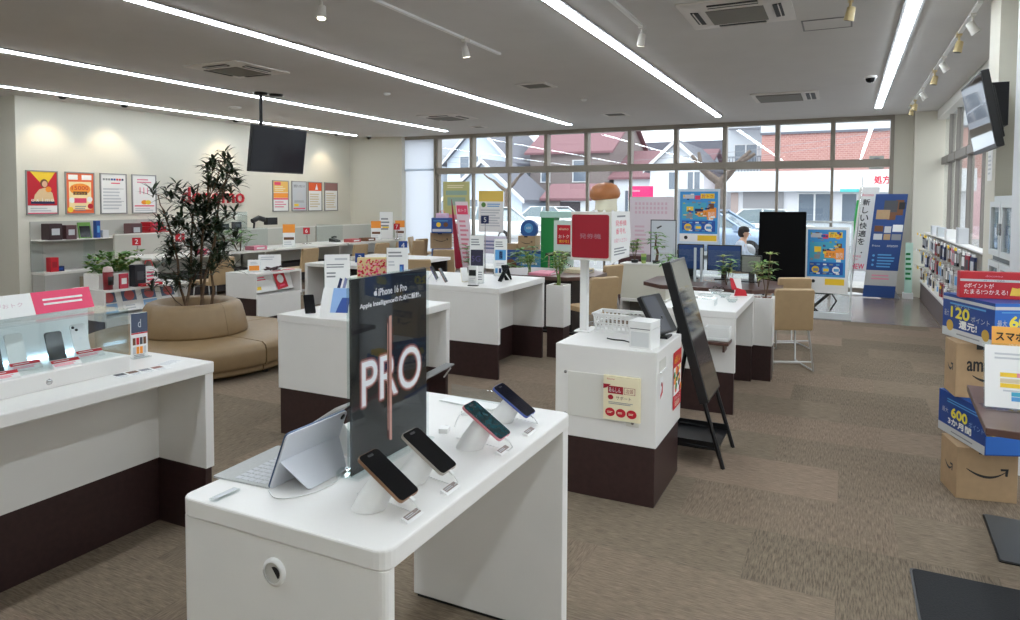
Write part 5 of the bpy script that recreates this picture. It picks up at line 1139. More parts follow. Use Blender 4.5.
# ================================================================== right side: mats, table, boxes
matm = mat('mat_black', (26, 27, 29), .9, noise=.3, nscale=120, bump=.4)
t = T('door_mat', 'large black rubber backed door mat at the bottom right corner', 'mat', (.78, 2.8, 0)); m = MB(); m.rbox(-.48, .48, -.55, .61, 0, .008, .02, matm); m.build('mat_pile', t); MB().rbox(-.49, .49, -.56, .62, 0, .004, .02, black).build('rubber_edge', t)
t = T('floor_mat', 'dark grey mat under the brown table near the cardboard boxes', 'mat', (1.06, 3.91, 0), -.03); m = MB(); m.rbox(-.39, .34, -.26, .26, 0, .01, .01, mat('mat_grey', (74, 76, 76), .5)); m.build('mat_top', t); MB().rbox(-.395, .345, -.265, .265, 0, .006, .01, black).build('mat_edge', t)
t = T('wooden_table', 'brown wooden table at the right edge carrying the schedule card', 'table', (.92, 3.53, 0), -.05)
m = MB(); m.box(-.39, .45, -.37, .36, .70, .73, wood); m.build('tabletop', t, bev=.003)
for (x, y) in ((-.02, -.3), (.40, -.3), (-.02, .3), (.40, .3)): MB().box(x-.02, x+.02, y-.02, y+.02, 0, .70, black).build('leg', t)
t = T('schedule_card', 'white schedule card with coloured table in a clear stand on the brown table', 'card', (.69, 3.50, .73), .1)
M = Fr((0, 0, .01), (1, 0, 0), (0, .12, 1)); m = MB(); m.box(-.135, .17, 0, .262, -.003, 0, paper, M)
m.lines(-.1, .15, .2, .235, 2, lgrey, M)
for (x, y, w, c) in ((-.05, .13, .06, yellow), (.01, .13, .06, mat('soft_pink_print')), (-.05, .105, .09, mat('beige_print')), (.04, .105, .05, pink), (-.05, .085, .12, yellow), (-.01, .05, .04, mat('teal_print', (70, 170, 200), .5)), (.03, .05, .07, orange), (.05, .16, .05, orange), (-.01, .03, .04, lblue)): m.quad(x-.03, x+w-.03, y, y+.018, c, M)
m.lines(-.07, .15, .065, .08, 1, lgrey, M); m.build('sheet', t)
m = MB(); m.box(-.14, .175, -.005, .27, -.006, -.003, acry, M); m.box(-.14, .175, -.03, .07, 0, .004, acry); m.build('acrylic_stand', t)
t = T('orange_note', 'orange handwritten note standing behind the schedule card', 'note', (.725, 3.62, .73), .1); M = Fr((0, 0, .0), (1, 0, 0), (0, .06, 1)); m = MB(); m.box(-.13, .15, .18, .335, -.003, 0, mat('note_orange', (246, 178, 84), .6), M); m.box(-.02, .02, 0, .18, -.003, 0, acry, M); m.text('スマホ', -.115, .275, .036, blackp, M, w=.105, al='L', bold=.0012); m.text('スケジュール', -.115, .215, .036, blackp, M, w=.2, al='L', bold=.0012); m.build('note_sheet', t)
MB_foot = MB(); MB_foot.box(-.05, .05, -.04, .06, 0, .004, acry).build('foot', t)
tape = mat('tape_black', (28, 28, 30), .4); ink = mat('carton_ink', (34, 32, 32), .6)
def smile(m, M, x0, x1, y, sag, th=.012):
    n = 14; top = []; bot = []
    for i in range(n+1):
        f = i/n; x = x0+(x1-x0)*f; yy = y-sag*4*f*(1-f)*(.75+.25*f); k = th*(.35+1.3*math.sin(PI*min(1, f*1.05))**.8*.6)
        top.append((x, yy+k*.5)); bot.append((x, yy-k*.5))
    m.poly(bot+top[::-1], ink, M, .0012)
    m.poly([(x1-.03, y+.012), (x1+.008, y+.014), (x1+.004, y-.028), (x1-.008, y-.026), (x1-.006, y+.002), (x1-.028, y-.0)], ink, M, .0013)
def carton(lab, x, y, z, rz, w, d, h, txt=None):
    """cardboard box, near front corner at its origin, width along +X and depth along +Y"""
    t = T('cardboard_box', lab, 'cardboard box', (x, y, z), rz, group='cardboard delivery boxes'); m = MB(); m.box(0, w, 0, d, 0, h, card); M = FY(0, 0, 0); ML = Fr((0, 0, 0), (0, -1, 0), (0, 0, 1))
    if txt: m.text(txt, w*.2, h*.5, h*.18, ink, M, w=w*.75, al='L', bold=.0016); smile(m, M, w*.3, w*.75, h*.42, h*.1)
    else: smile(m, M, w*.16, w*.82, h*.60, h*.16)
    smile(m, ML, -d*.7, -d*.25, h*.55, h*.1); m.build('carton', t, bev=.003)
    m = MB(); m.box(w*.36, w*.56, -.001, d, h, h+.0012, tape); m.box(w*.36, w*.56, -.0016, 0, h-.03, h, tape); m.build('tape', t); return t
carton('cardboard delivery box with printed arrow, lowest of the right stack', .578, 4.365, 0, .2, .29, .24, .283)
navyb = mat('campaign_blue', (24, 66, 140), .45); bluebr = mat('campaign_bright_blue', (40, 104, 190), .45); band_ = mat('band_grey', (198, 200, 200), .6); num = mat('number_yellow', (236, 220, 70), .5)
def camp_box(lab, K, Lp, z, h, w2, lines_, openbox=False, front='600'):
    kx, ky = K; lx, ly = Lp; a = math.atan2(ky-ly, kx-lx); D = math.hypot(kx-lx, ky-ly)
    t = T('campaign_box', lab, 'campaign box', (lx, ly, z), a); m = MB()
    if openbox:
        m.box(0, D, 0, .006, 0, h, navyb); m.box(D-.006, D, .006, w2, 0, h*.42, bluebr); m.box(0, .006, .006, w2, 0, h, bluebr); m.box(.006, D-.006, w2-.006, w2, 0, h*.42, bluebr); m.box(0, D, 0, w2, 0, .006, navyb)
    else: m.box(0, D, 0, w2, 0, h, navyb)
    M = FY(0, 0, 0); m.quad(0, D, 0, h*.2, band_, M, .001); m.lines(D*.3, D*.8, h*.06, h*.13, 1, greyp, M)
    if lines_ == 120:
        m.quad(0, D, h*.86, h*.93, band_, M, .001); m.text('120', D*.36, h*.47, h*.24, num, M, w=D*.36, bold=.0035); m.text('ポイント', D*.75, h*.47, h*.13, lgrey, M, w=D*.34); m.text('還元!', D*.52, h*.25, h*.18, paper, M, w=D*.34, bold=.002); m.text('最大', D*.09, h*.47, h*.15, lgrey, M, w=D*.1); m.lines(D*.15, D*.85, h*.75, h*.83, 1, lblue, M)
        m.text('dポイント', D*.4, h*.71, h*.07, lgrey, M, w=D*.3); m.disc(D*.16, h*.26, D*.07, mat('ochre_print', (200, 160, 60), .5), M, .0014); m.disc(D*.85, h*.25, D*.07, mat('ochre_print'), M, .0014)
    else:
        m.text('600', D*.47, h*.46, h*.22, num, M, w=D*.34, bold=.0035); m.text('ポイント', D*.83, h*.44, h*.13, mat('pale_blue_print', (150, 186, 232), .4), M, w=D*.3); m.text('3か月間', D*.48, h*.26, h*.15, paper, M, w=D*.5, bold=.002); m.text('最大', D*.16, h*.5, h*.12, lgrey, M, w=D*.14); m.lines(D*.2, D*.9, h*.76, h*.88, 2, lblue, M)
    MR = Fr((D, 0, 0), (0, 1, 0), (0, 0, 1))
    if not openbox: m.quad(0, w2, 0, h, bluebr, MR, .0006); m.quad(0, w2, h*.86, h*.93, band_, MR, .001); m.text('600', w2*.35, h*.48, h*.24, num, MR, w=w2*.33, bold=.0035); m.lines(w2*.08, w2*.6, h*.78, h*.83, 1, lblue, MR); m.text('最大', w2*.09, h*.5, h*.14, lgrey, MR, w=w2*.12); m.text('3か月間', w2*.4, h*.26, h*.16, paper, MR, w=w2*.5)
    m.build('box', t)
    if openbox:
        for k in range(3): MB().box(D-.12-.0*k, D-.03, .05+k*.1, .12+k*.1, .006, h*.55, yellow).build('filler_pack', t)
    return t
camp_box('open blue campaign box reading 600 on the lowest cardboard box', (.685, 4.26), (.522, 4.68), .288, .235, .33, 600, True)
carton('cardboard delivery box with lettering, between the two blue campaign boxes', .572, 4.47, .53, .15, .27, .2, .302, 'amazon').location.z = .53
camp_box('blue campaign box reading 120 in the right stack', (.72, 4.33), (.535, 4.75), .835, .245, .42, 120)
t = T('red_header_box', 'red campaign header box topmost of the right stack', 'campaign box', (.585, 4.52, 1.082), .1)
m = MB(); m.box(0, .42, 0, .06, 0, .145, mat('header_red', (186, 28, 42), .5)); M = FY(0, 0, 0); m.quad(0, .42, .092, .105, band_, M); m.text('dポイントが', .02, .056, .026, paper, M, w=.14, al='L'); m.text('たまる!つかえる!', .02, .022, .026, paper, M, w=.205, al='L'); m.text('docomo', .16, .118, .012, mat('soft_pink_print'), M, w=.08); m.text('dポイント加盟店', .16, .0945, .008, dgrey, M, w=.1)
m.poly([(.235, .02), (.245, .065), (.27, .06), (.30, .07), (.33, .06), (.32, .012), (.28, .02)], mat('ochre_bright', (232, 190, 70), .5), M); m.build('header', t)
m = MB(); m.box(.02, .4, .06, .12, 0, .01, mat('header_red')); m.build('rear_flap', t)
# ================================================================== glass cabinet and low shelf
cabm = mat('cabinet_pale', (214, 218, 218), .4); slot_d = mat('cabinet_dark_stock', (40, 44, 52), .5); cgl_ = glass('cabinet_glass', (.9, .93, .94), 1.08)
t = T('glass_door_cabinet', 'pale tall cabinet with small glass doors by the right pillar', 'cabinet', (.95, 5.23, 0))
m = MB(); m.box(.03, .45, 0, .84, 0, 1.66, cabm); m.build('carcass', t, bev=.004); MB().box(.0285, .0298, .03, .81, .86, 1.6, mat('cabinet_inner', (120, 126, 130), .6)).build('inner_back', t)
for r_, (z0, z1) in enumerate(((1.24, 1.62), (.84, 1.20), (.1, .8))):
    for c in range(2):
        y0 = .03+c*.4; m = MB(); M = Fr((.03, 0, 0), (0, -1, 0), (0, 0, 1))
        if r_ < 2:
            for (a, b, c0, c1) in ((y0, y0+.38, z0, z0+.04), (y0, y0+.38, z1-.04, z1), (y0, y0+.05, z0+.04, z1-.04), (y0+.33, y0+.38, z0+.04, z1-.04)): m.box(-.0, .028, a, b, c0, c1, cabm, Matrix.Identity(4))
            d = m.build('door', t); MB().box(.012, .016, y0+.05, y0+.33, z0+.04, z1-.04, cgl_).build('door_glass', d)
            MB().box(.018, .029, y0+.055, y0+.2, z0+.05, z1-.06, slot_d).build('stock', t); MB().box(.018, .029, y0+.22, y0+.31, z0+.07, z1-.16, mat('stock_blue_grey', (110, 130, 160), .5)).build('stock', t)
        else: m.box(0, .028, y0, y0+.38, z0, z1, cabm); d = m.build('door', t, bev=.003)
        MB().box(-.012, 0, y0+(.34 if c == 0 else .02), y0+(.36 if c == 0 else .04), (z0+z1)/2-.04, (z0+z1)/2+.04, steel).build('door_handle', d)
t = T('paper_notice', 'small white paper notice above the glass cabinet', 'notice', (.983, 6.3, 1.78)); m = MB(); M = Fr((0, 0, 0), (0, -1, 0), (0, 0, 1)); m.box(-.09, .09, 0, .24, -.001, .0012, paper, M); m.lines(-.07, .06, .04, .2, 5, lgrey, M, z=.002); m.build('sheet', t)
t = T('low_display_shelf', 'long low shelf with white top under the right windows', 'shelf', (1.15, 6.7, 0)); m = MB(); m.box(0, .145, 0, 6.6, .30, .335, white); m.build('top_board', t, bev=.003); MB().box(.012, .145, .01, 6.59, 0, .30, mat('shelf_brown', (92, 78, 74), .6)).build('front_panel', t)
# ------------------------------------------------------------------ hanging accessories
t = T('accessory_rack', 'white wall rack with hooks full of phone accessories', 'rack', (1.27, 7.6, .335)); m = MB(); m.box(-.0, .012, 0, 5.3, .12, .80, mat('rack_board', (206, 204, 196), .6)); m.build('back_board', t)
m = MB(); m.box(-.12, .0, 0, 5.3, .80, .815, white); m.build('top_ledge', t)
for y in (0, 1.3, 2.6, 3.9, 5.28): MB().box(0, .02, y, y+.02, 0, .83, white).build('upright', t)
rn = random.Random(21); cols = [('white', paper), ('pale', lgrey), ('black', black), ('dark red', dred), ('grey', greyp), ('clear', mat('pack_pale', (196, 200, 206), .4)), ('cream', cream), ('navy', navy), ('brown', brownp), ('pink', mat('soft_pink_print'))]
rows = (('top', .80), ('middle', .545), ('bottom', .29)); protos = {}
ordn = ['first', 'second', 'third', 'fourth', 'fifth', 'sixth', 'seventh', 'eighth', 'ninth', 'tenth', 'eleventh', 'twelfth', 'thirteenth', 'fourteenth', 'fifteenth', 'sixteenth', 'seventeenth', 'eighteenth', 'nineteenth', 'twentieth', 'twenty-first', 'twenty-second']
for rname, z in rows:
    for k in range(22):
        cname, cm_ = rn.choice(cols); y = 12.72-k*.228; h = rn.uniform(.17, .215); lab = '%s accessory pack on the %s hooks, %s from the far end' % (cname, rname, ordn[k]); pos = (1.15+rn.uniform(-.035, .02), y, .335+z-.03)
        if cname not in protos:
            p = T('accessory_pack', lab, 'accessory', pos, 0, group='accessory packs hanging on the wall rack')
            m = MB(); m.box(-.012, .012, -.055, .055, -.2, -.02, cm_); m.box(-.002, .002, -.05, .05, -.02, .01, paper); m.build('pack', p)
            m = MB(); m.quad(-.04, .04, -.16, -.06, rn.choice([dgrey, lgrey, paper, lblue]), Fr((-.012, 0, 0), (0, -1, 0), (0, 0, 1))); m.quad(-.04, .04, -.16, -.06, rn.choice([dgrey, lgrey]), FY(0, -.055, 0) @ Matrix.Scale(.2, 4, (1, 0, 0))); m.build('label', p)
            MB().tube([(.12, 0, .0), (-.07, 0, .012), (-.08, 0, .02)], .003, steel, 5).build('hook', p); MB().box(-.092, -.080, -.022, .022, .0, .035, rn.choice([paper, yellow, paper, lgrey])).build('price_tag', p); protos[cname] = p
        else: dup(protos[cname], pos, rn.uniform(-.25, .25), lab, 'accessory packs hanging on the wall rack')
for k, (y, mt, lab) in enumerate(((11.9, lgrey, 'grey speaker box on top of the accessory rack, far end'), (11.2, mat('speaker_pale', (190, 196, 200), .4), 'pale round speaker on top of the accessory rack'), (10.3, paper, 'white carton on top of the accessory rack'), (9.3, lgrey, 'small grey carton on top of the accessory rack'))):
    gift(lab, 1.21, y, 1.15, .1, .2, .13 if k != 3 else .18, mt, band=greyp)
# ================================================================== banners by the right end of the window wall
t = T('leaning_banner', 'blue advertising banner leaning sideways before the corner pillar', 'banner', (.545, 13.1, 0))
M = Fr((0, 0, .02), (1, 0, 0), (.095, .07, 1)); m = MB(); m.box(-.245, .23, 0, 1.76, -.008, 0, mat('banner_blue', (28, 66, 128), .5), M)
m.quad(-.245, .23, .20, .46, mat('banner_grey', (186, 186, 184), .6), M); m.lines(-.15, .15, .29, .4, 2, mat('soft_pink_print'), M)
for (x, y, w, h, c) in ((-.2, 1.33, .2, .16, card), (-.1, 1.45, .2, .2, dgrey), (.07, 1.4, .12, .26, brownp), (.12, 1.5, .09, .12, black), (-.03, 1.32, .12, .14, brownp), (-.2, 1.12, .13, .1, brownp), (-.05, 1.1, .1, .11, lgrey), (.07, 1.12, .15, .12, paper), (-.2, .98, .13, .1, lgrey), (-.05, .98, .1, .1, card), (.07, .98, .14, .1, greyp)): m.quad(x, x+w, y, y+h, c, M, .0014+.0001*abs(x))
smile(m, M, -.15, -.05, 1.42, .02); m.text('amazon', .1, .86, .035, lgrey, M, w=.16); m.text('Prime', -.14, .86, .035, lgrey, M, w=.12); m.lines(-.1, .18, .5, .75, 5, lblue, M)
for k in range(3): m.disc(-.16, .55+k*.08, .02, lblue, M)
m.build('banner_sheet', t)
m = MB(); m.prism([(.0, .0), (.30, 0), (.28, .02), (.12, .34), (.08, .34)], .03, .2, mat('banner_foot_grey', (158, 160, 160), .5), FY(.03, .3, 0)); m.build('foot', t)
t = T('white_flag_banner', 'white flag banner with vertical black characters and green edge by the window', 'banner', (.24, 13.45, 0))
M = Fr((0, 0, .42), (1, 0, 0), (.10, .03, 1)); m = MB(); m.box(-.17, .15, 0, 1.48, -.006, 0, paper, M); m.quad(-.185, -.15, .55, 1.25, mat('leaf_green_print', (60, 180, 90), .5), M)
for k, c in enumerate('新しい快適を'): m.text(c, -.03, 1.16-k*.138, .11, blackp, M, bold=.002)
m.disc(.0, .33, .012, blackp, M, ry=.012); m.text('docomo', -.02, 1.32, .05, pink, M, w=.18); m.text('期間限定', -.07, .24, .04, pink, M, w=.15); m.text('受付中', -.09, .19, .035, pink, M, w=.1); m.text('NEW', -.03, .04, .09, pink, M, w=.2, bold=.002); m.build('flag', t)
m = MB(); m.tube([(-.12, .0, .0), (.02, .04, 1.92)], .012, chrome, 8); m.build('pole', t); MB().lathe([(0, 0), (.2, 0), (.2, .02), (0, .04)], whitep, c=(-.12, 0, 0), n=20).build('base', t)
t = T('green_leaflet_stand', 'slim pale green leaflet stand half hidden behind the blue banner', 'leaflet stand', (.99, 13.3, 0)); m = MB(); m.box(-.06, .05, 0, .02, .1, .95, mat('mint_print', (190, 222, 206), .6)); m.lines(-.05, .04, .3, .8, 6, green, FY(0, 0, 0)); m.build('panel', t); MB().box(-.08, .07, -.06, .12, 0, .1, whitep).build('foot', t)
# ================================================================== along the window: boxes, pennant, posters, seated person
t = T('red_pennant_stand', 'pointed dark red pennant stand with white sheet near the blind', 'pennant', (-7.25, 12.45, 0)); m = MB(); m.poly([(-.12, .2), (.06, .2), (-.22, 1.66)], mat('pennant_red', (150, 22, 50), .5), FY(0, 0, 0)); m.prism([(-.12, .2), (.06, .2), (-.22, 1.66)], .0, .02, mat('pennant_red'), FY(0, .02, 0)); m.build('pennant', t)
m = MB(); M = Fr((.07, .04, .2), (1, 0, 0), (-.12, 0, 1)); m.box(-.05, .25, 0, 1.42, -.005, 0, mat('pale_pink_sheet', (238, 220, 228), .6), M); m.quad(-.03, .23, 1.15, 1.34, pink, M); m.text('おトク', .1, 1.2, .07, paper, M, w=.2); m.lines(.0, .2, .1, 1.05, 10, mat('soft_pink_print'), M); m.build('sheet', t); m = MB(); m.box(-.2, .35, -.1, .16, 0, .03, dred); m.build('foot', t)
for k, (z, h, kind, lab) in enumerate(((0, .30, 'b', 'cardboard box at the bottom of the stack beside the blind'), (.30, .30, 'n', 'blue printed box, second in the stack beside the blind'), (.60, .34, 'c', 'cardboard box with arrow in the stack beside the blind'), (.94, .32, 'n', 'blue printed box topmost of the stack beside the blind'))):
    if kind == 'n':
        t = T('campaign_box', lab, 'campaign box', (-7.75, 12.55, z), .5); m = MB(); m.box(-.22, .22, -.2, .2, 0, h, mat('window_box_blue', (50, 84, 150), .5)); M = FY(0, -.2, 0); m.quad(-.2, .2, .03, .09, lgrey, M); m.disc(-.07, .18, .05, yellow, M); m.disc(.08, .18, .05, brownp, M); m.lines(-.18, .18, .24, .28, 1, lblue, M); m.build('box', t)
    else:
        c = carton(lab, -7.98, 12.43, z, .5, .45, .4, h)
t = T('folded_pink_bag', 'pink and white bag lying on the box stack beside the blind', 'bag', (-7.72, 12.5, 1.26), .3); m = MB(); m.prism(rrect(-.13, .13, -.08, .08, .04), 0, .1, mat('bag_pink', (226, 190, 214), .6)); m.build('bag_body', t, bev=.02); MB().tube([(-.06, 0, .1), (-.03, 0, .15), (.03, 0, .15), (.06, 0, .1)], .006, pink, 6).build('handle', t)
for k, (z, h, lab) in enumerate(((0, .62, 'blue printed tall box at the bottom of the stack behind the middle counter'), (.62, .3, ''), )):
    if k == 0:
        t = T('campaign_box', lab, 'campaign box', (-5.95, 12.9, 0), .1); m = MB(); m.box(-.42, .42, -.2, .2, 0, h, mat('window_box_blue')); M = FY(0, -.2, 0); m.quad(-.05, .4, .05, .55, lblue, M); m.lines(.0, .36, .1, .5, 4, paper, M); m.disc(-.25, .3, .13, brownp, M); m.build('box', t)
carton('cardboard box with printed arrow on the blue box behind the middle counter', -6.05, 12.75, .62, .05, .38, .3, .29)
t = T('round_blue_package', 'round blue package on the cardboard box behind the middle counter', 'package', (-5.85, 12.88, .91)); m = MB(); m.prism([(.19*math.cos(a), .19*math.sin(a)+.14) for a in [i*PI/10-.55 for i in range(22)]], -.04, .04, mat('package_blue', (40, 90, 160), .5), FY(0, 0, 0)); m.disc(0, .16, .1, lblue, FY(0, -.041, 0)); m.text('600', 0, .14, .05, paper, FY(0, -.041, 0), z=.003); m.build('disc_box', t)
t = T('flat_tan_box', 'flat tan box left of the round blue package', 'box', (-6.25, 12.85, .62)); m = MB(); m.box(-.18, .18, -.12, .12, 0, .12, card); m.build('carton', t, bev=.003); MB().box(-.03, .03, -.121, .12, .12, .1215, tape).build('tape', t)
def wposter(lab, x0, x1, z0, z1, art, mt=paper):
    t = T('window_poster', lab, 'poster', ((x0+x1)/2, 13.93, z0)); m = MB(); M = FY(0, 0, 0); w, h = x1-x0, z1-z0; m.box(-w/2, w/2, 0, h, -.002, 0, mt, M); art(m, M, w, h); m.build('sheet', t)
def a_olive(m, M, w, h):
    ol = mat('olive_print', (196, 192, 130), .6); m.quad(-w/2, w/2, h*.12, h, ol, M); m.quad(-w*.4, w*.4, h*.64, h*.76, mat('sage_print', (150, 176, 160), .6), M, .0014); m.quad(-w*.34, w*.34, h*.36, h*.58, mat('sage_print'), M, .0014); m.lines(-w*.34, w*.34, h*.82, h*.92, 2, cream, M, z=.002); m.quad(-w/2, w/2, 0, h*.12, mat('soft_pink_print'), M)
def a_yel(m, M, w, h): m.quad(-w/2, w/2, h*.74, h, mat('mustard_print', (236, 202, 96), .6), M); m.disc(-w*.3, h*.66, w*.09, leafg, M); m.lines(-w*.15, w*.4, h*.6, h*.7, 2, lblue, M); m.lines(-w*.42, w*.42, h*.12, h*.56, 7, lgrey, M)
wposter('olive green poster on the window right of the blind', -8.58, -7.86, 1.2, 2.08, a_olive, mat('poster_pale_yellow', (232, 226, 190), .6))
wposter('yellow topped white poster on the second window bay', -7.62, -6.98, .92, 1.86, a_yel)
wposter('pink and white window sheet low beside the pennant', -8.4, -7.9, .55, 1.15, lambda m, M, w, h: (m.quad(-w*.4, w*.4, h*.5, h*.9, mat('soft_pink_print'), M), m.lines(-w*.4, w*.3, h*.1, h*.4, 3, lgrey, M)))
wposter('lilac sheet low on the second window bay', -7.68, -6.9, .42, .82, lambda m, M, w, h: m.lines(-w*.4, w*.4, h*.2, h*.8, 3, mat('lilac_print'), M), mat('sheet_lilac', (226, 222, 238), .6))
for k, (x, y, z, h, kind, lab, sc_) in enumerate(((-5.65, 12.0, .0, .75, 'bush', 'leafy floor plant behind the tall price cards', 2.3), (-6.7, 12.0, 0, .72, 'bush', 'second leafy floor plant between the two price cards', 2.3), (-3.45, 7.6, .72, .26, 'cane', 'spiky plant on the dark table left of the green stand', 1.2), (-3.2, 8.05, .72, .3, 'light', 'yellowish plant on the dark table behind the planter', 1.2))):
    o = small_plant('leafy_plant', lab, x, y, z, h, kind, 60+k, sc_)
    if z == 0: m = MB(); m.lathe([(0, 0), (.12, 0), (.16, .28), (.14, .28), (0, .25)], dgrey, n=18); m.build('pot', o)
gift('pile of pink leaflets on the dark table left of the ticket post', -3.3, 7.72, .72, .26, .4, .03, mat('soft_pink_print'), 'leaflet_pile', paper, cat='leaflets')
gift('patterned tray of leaflets on the dark table', -3.0, 8.12, .72, .3, .3, .05, mat('beige_print'), 'leaflet_pile', greyp, cat='leaflets')
# bar-height table frames seen behind the sign post
t = T('work_table', 'dark table with pale steel frame behind the ticket sign box', 'table', (-4.15, 11.2, 0)); m = MB(); m.box(-.5, .6, -.3, .3, .68, .72, mat('desk_dark')); m.build('tabletop', t, bev=.003)
for x in (-.45, .55):
    m = MB(); m.tube([(x, -.25, .68), (x, -.25, .03), (x, .25, .03), (x, .25, .68)], .02, chrome, 8); m.build('leg_frame', t)
m = MB(); m.tube([(-.45, 0, .66), (.55, 0, .1)], .015, chrome, 8); m.build('brace', t)
t = T('brown_cupboard', 'dark brown low cupboard right of the steel framed table', 'cupboard', (-3.15, 11.3, 0)); m = MB(); m.box(-.25, .2, -.2, .2, 0, .72, mat('cupboard_brown', (70, 40, 40), .5)); m.build('body', t, bev=.004); MB().box(-.23, .18, -.215, -.2, .04, .68, mat('cupboard_brown')).build('door', t)
# stool frame behind the glass partition
t = T('folding_stool', 'black folding stool legs behind the glass partition', 'stool', (-.38, 10.9, 0)); m = MB(); m.box(-.35, .25, -.12, .12, .30, .34, blackm); m.build('seat', t)
for s in (-1, 1):
    m = MB(); m.tube([(-.3, s*.1, .3), (.05, s*.1, .02)], .016, blackm, 6); m.build('leg', t); m = MB(); m.tube([(.2, s*.1, .3), (-.08, s*.1, .02)], .016, blackm, 6); m.build('leg', t)
m = MB(); m.tube([(.22, 0, .32), (.3, 0, .2), (.22, 0, .06)], .014, blackm, 6); m.build('handle_loop', t)
# ================================================================== person seated before the window, in profile
def skin_body(name, parent, pts, edges, radii, mt, root=0, sub=2):
    me = bpy.data.meshes.new(name); me.from_pydata(pts, edges, []); me.update(); me.materials.append(mt)
    o = bpy.data.objects.new(name, me); COL.objects.link(o); o.parent = parent
    sm = o.modifiers.new('skin', 'SKIN'); sm.use_smooth_shade = True
    lay = me.skin_vertices[0] if me.skin_vertices else None
    if lay is None:
        bm = bmesh.new(); bm.from_mesh(me); bm.verts.layers.skin.verify(); bm.to_mesh(me); bm.free(); lay = me.skin_vertices[0]
    for i, r in enumerate(radii):
        r = r if isinstance(r, tuple) else (r, r); lay.data[i].radius = r; lay.data[i].use_root = (i == root)
    sd = o.modifiers.new('smooth', 'SUBSURF'); sd.levels = sub; sd.render_levels = sub
    return o
dup(ch0, (-1.61, 12.45, 0), -1.57, 'beige chair under the seated person by the window', 'beige chairs in the middle of the shop')
p = T('person', 'person with short dark hair and pale shirt sitting in profile by the window', 'person', (-1.59, 12.45, 0), -1.57)
skin_m = mat('skin', (222, 180, 152), .5); shirt_m = mat('pale_shirt', (206, 216, 232), .7); trous_m = mat('dark_trousers', (48, 50, 60), .7); hair_m = mat('dark_hair', (40, 34, 32), .6)
# local +Y is the way the person faces
pts = [(0, -.02, .50), (0, -.05, .66), (0, -.03, .82), (0, -.01, .93), (0, .02, .985), (0, .035, 1.06), (0, .03, 1.12),
       (.15, -.02, .88), (.19, .04, .70), (.15, .22, .64), (.13, .29, .65), (-.15, -.02, .88), (-.19, .04, .70), (-.15, .22, .64), (-.13, .29, .65),
       (.09, .02, .50), (.1, .36, .50), (.1, .38, .08), (.1, .5, .05), (-.09, .02, .50), (-.1, .36, .50), (-.1, .38, .08), (-.1, .5, .05)]
edges = [(0, 1), (1, 2), (2, 3), (3, 4), (4, 5), (5, 6), (3, 7), (7, 8), (8, 9), (9, 10), (3, 11), (11, 12), (12, 13), (13, 14), (0, 15), (15, 16), (16, 17), (17, 18), (0, 19), (19, 20), (20, 21), (21, 22)]
radii = [(.13, .10), (.13, .09), (.14, .095), (.08, .06), (.042, .042), (.075, .09), (.065, .085), .05, .042, .033, .03, .05, .042, .033, .03, .075, .06, .045, .035, .075, .06, .045, .035]
skin_body('body', p, pts, edges, radii, skin_m)
k = [0, 1, 2, 3, 7, 8, 9, 11, 12, 13]; ix = {v: i for i, v in enumerate(k)}
skin_body('shirt', p, [pts[i] for i in k], [(ix[a], ix[b]) for a, b in edges if a in ix and b in ix], [tuple(x+.014 for x in (radii[i] if isinstance(radii[i], tuple) else (radii[i],)*2)) for i in k], shirt_m)
k = [0, 15, 16, 17, 19, 20, 21]; ix = {v: i for i, v in enumerate(k)}
skin_body('trousers', p, [pts[i] for i in k], [(ix[a], ix[b]) for a, b in edges if a in ix and b in ix], [tuple(x+.012 for x in (radii[i] if isinstance(radii[i], tuple) else (radii[i],)*2)) for i in k], trous_m)
m = MB(); m.lathe([(0, .112), (.045, .106), (.078, .085), (.094, .05), (.095, .02), (.088, .012)], hair_m, c=(0, .02, 1.095), n=20); m.lathe([(.094, .03), (.095, 0), (.088, -.05), (.06, -.08)], hair_m, c=(0, .012, 1.095), n=14, a0=PI*.92, a1=PI*2.08); o = m.build('hair', p)
m = MB(); m.lathe([(0, -.02), (.012, -.008), (.009, .012), (0, .02)], skin_m, c=(0, .128, 1.06), n=10); m.build('nose', p)
for s in (-1, 1): MB().lathe([(0, -.007), (.007, 0), (0, .007)], blackp, c=(s*.032, .113, 1.085), n=8).build('eye', p); MB().lathe([(0, -.03), (.014, -.01), (.016, .012), (0, .03)], skin_m, c=(s*.08, .03, 1.07), n=10).build('ear', p)
for s in (-1, 1):
    m = MB()
    for f in range(4): x = s*.13+(f-1.5)*.014; m.tube([(x, .30, .655), (x, .335, .65), (x-.002*f, .355, .635)], [.008, .0075, .006], skin_m, 6)
    m.tube([(s*.13-s*.03, .29, .66), (s*.13-s*.045, .32, .66)], [.009, .007], skin_m, 6); m.build('fingers', p)
t = T('seat_side_table', 'small dark round table in front of the seated person', 'table', (-1.02, 12.45, 0)); MB().lathe([(0, .59), (.2, .59), (.2, .62), (0, .62)], dgrey, n=24).build('tabletop', t); MB().cyl((0, 0, 0), (0, 0, .59), .03, blackm, n=10).build('column', t); MB().lathe([(0, 0), (.15, 0), (.14, .02), (0, .03)], blackm, n=20).build('base', t)
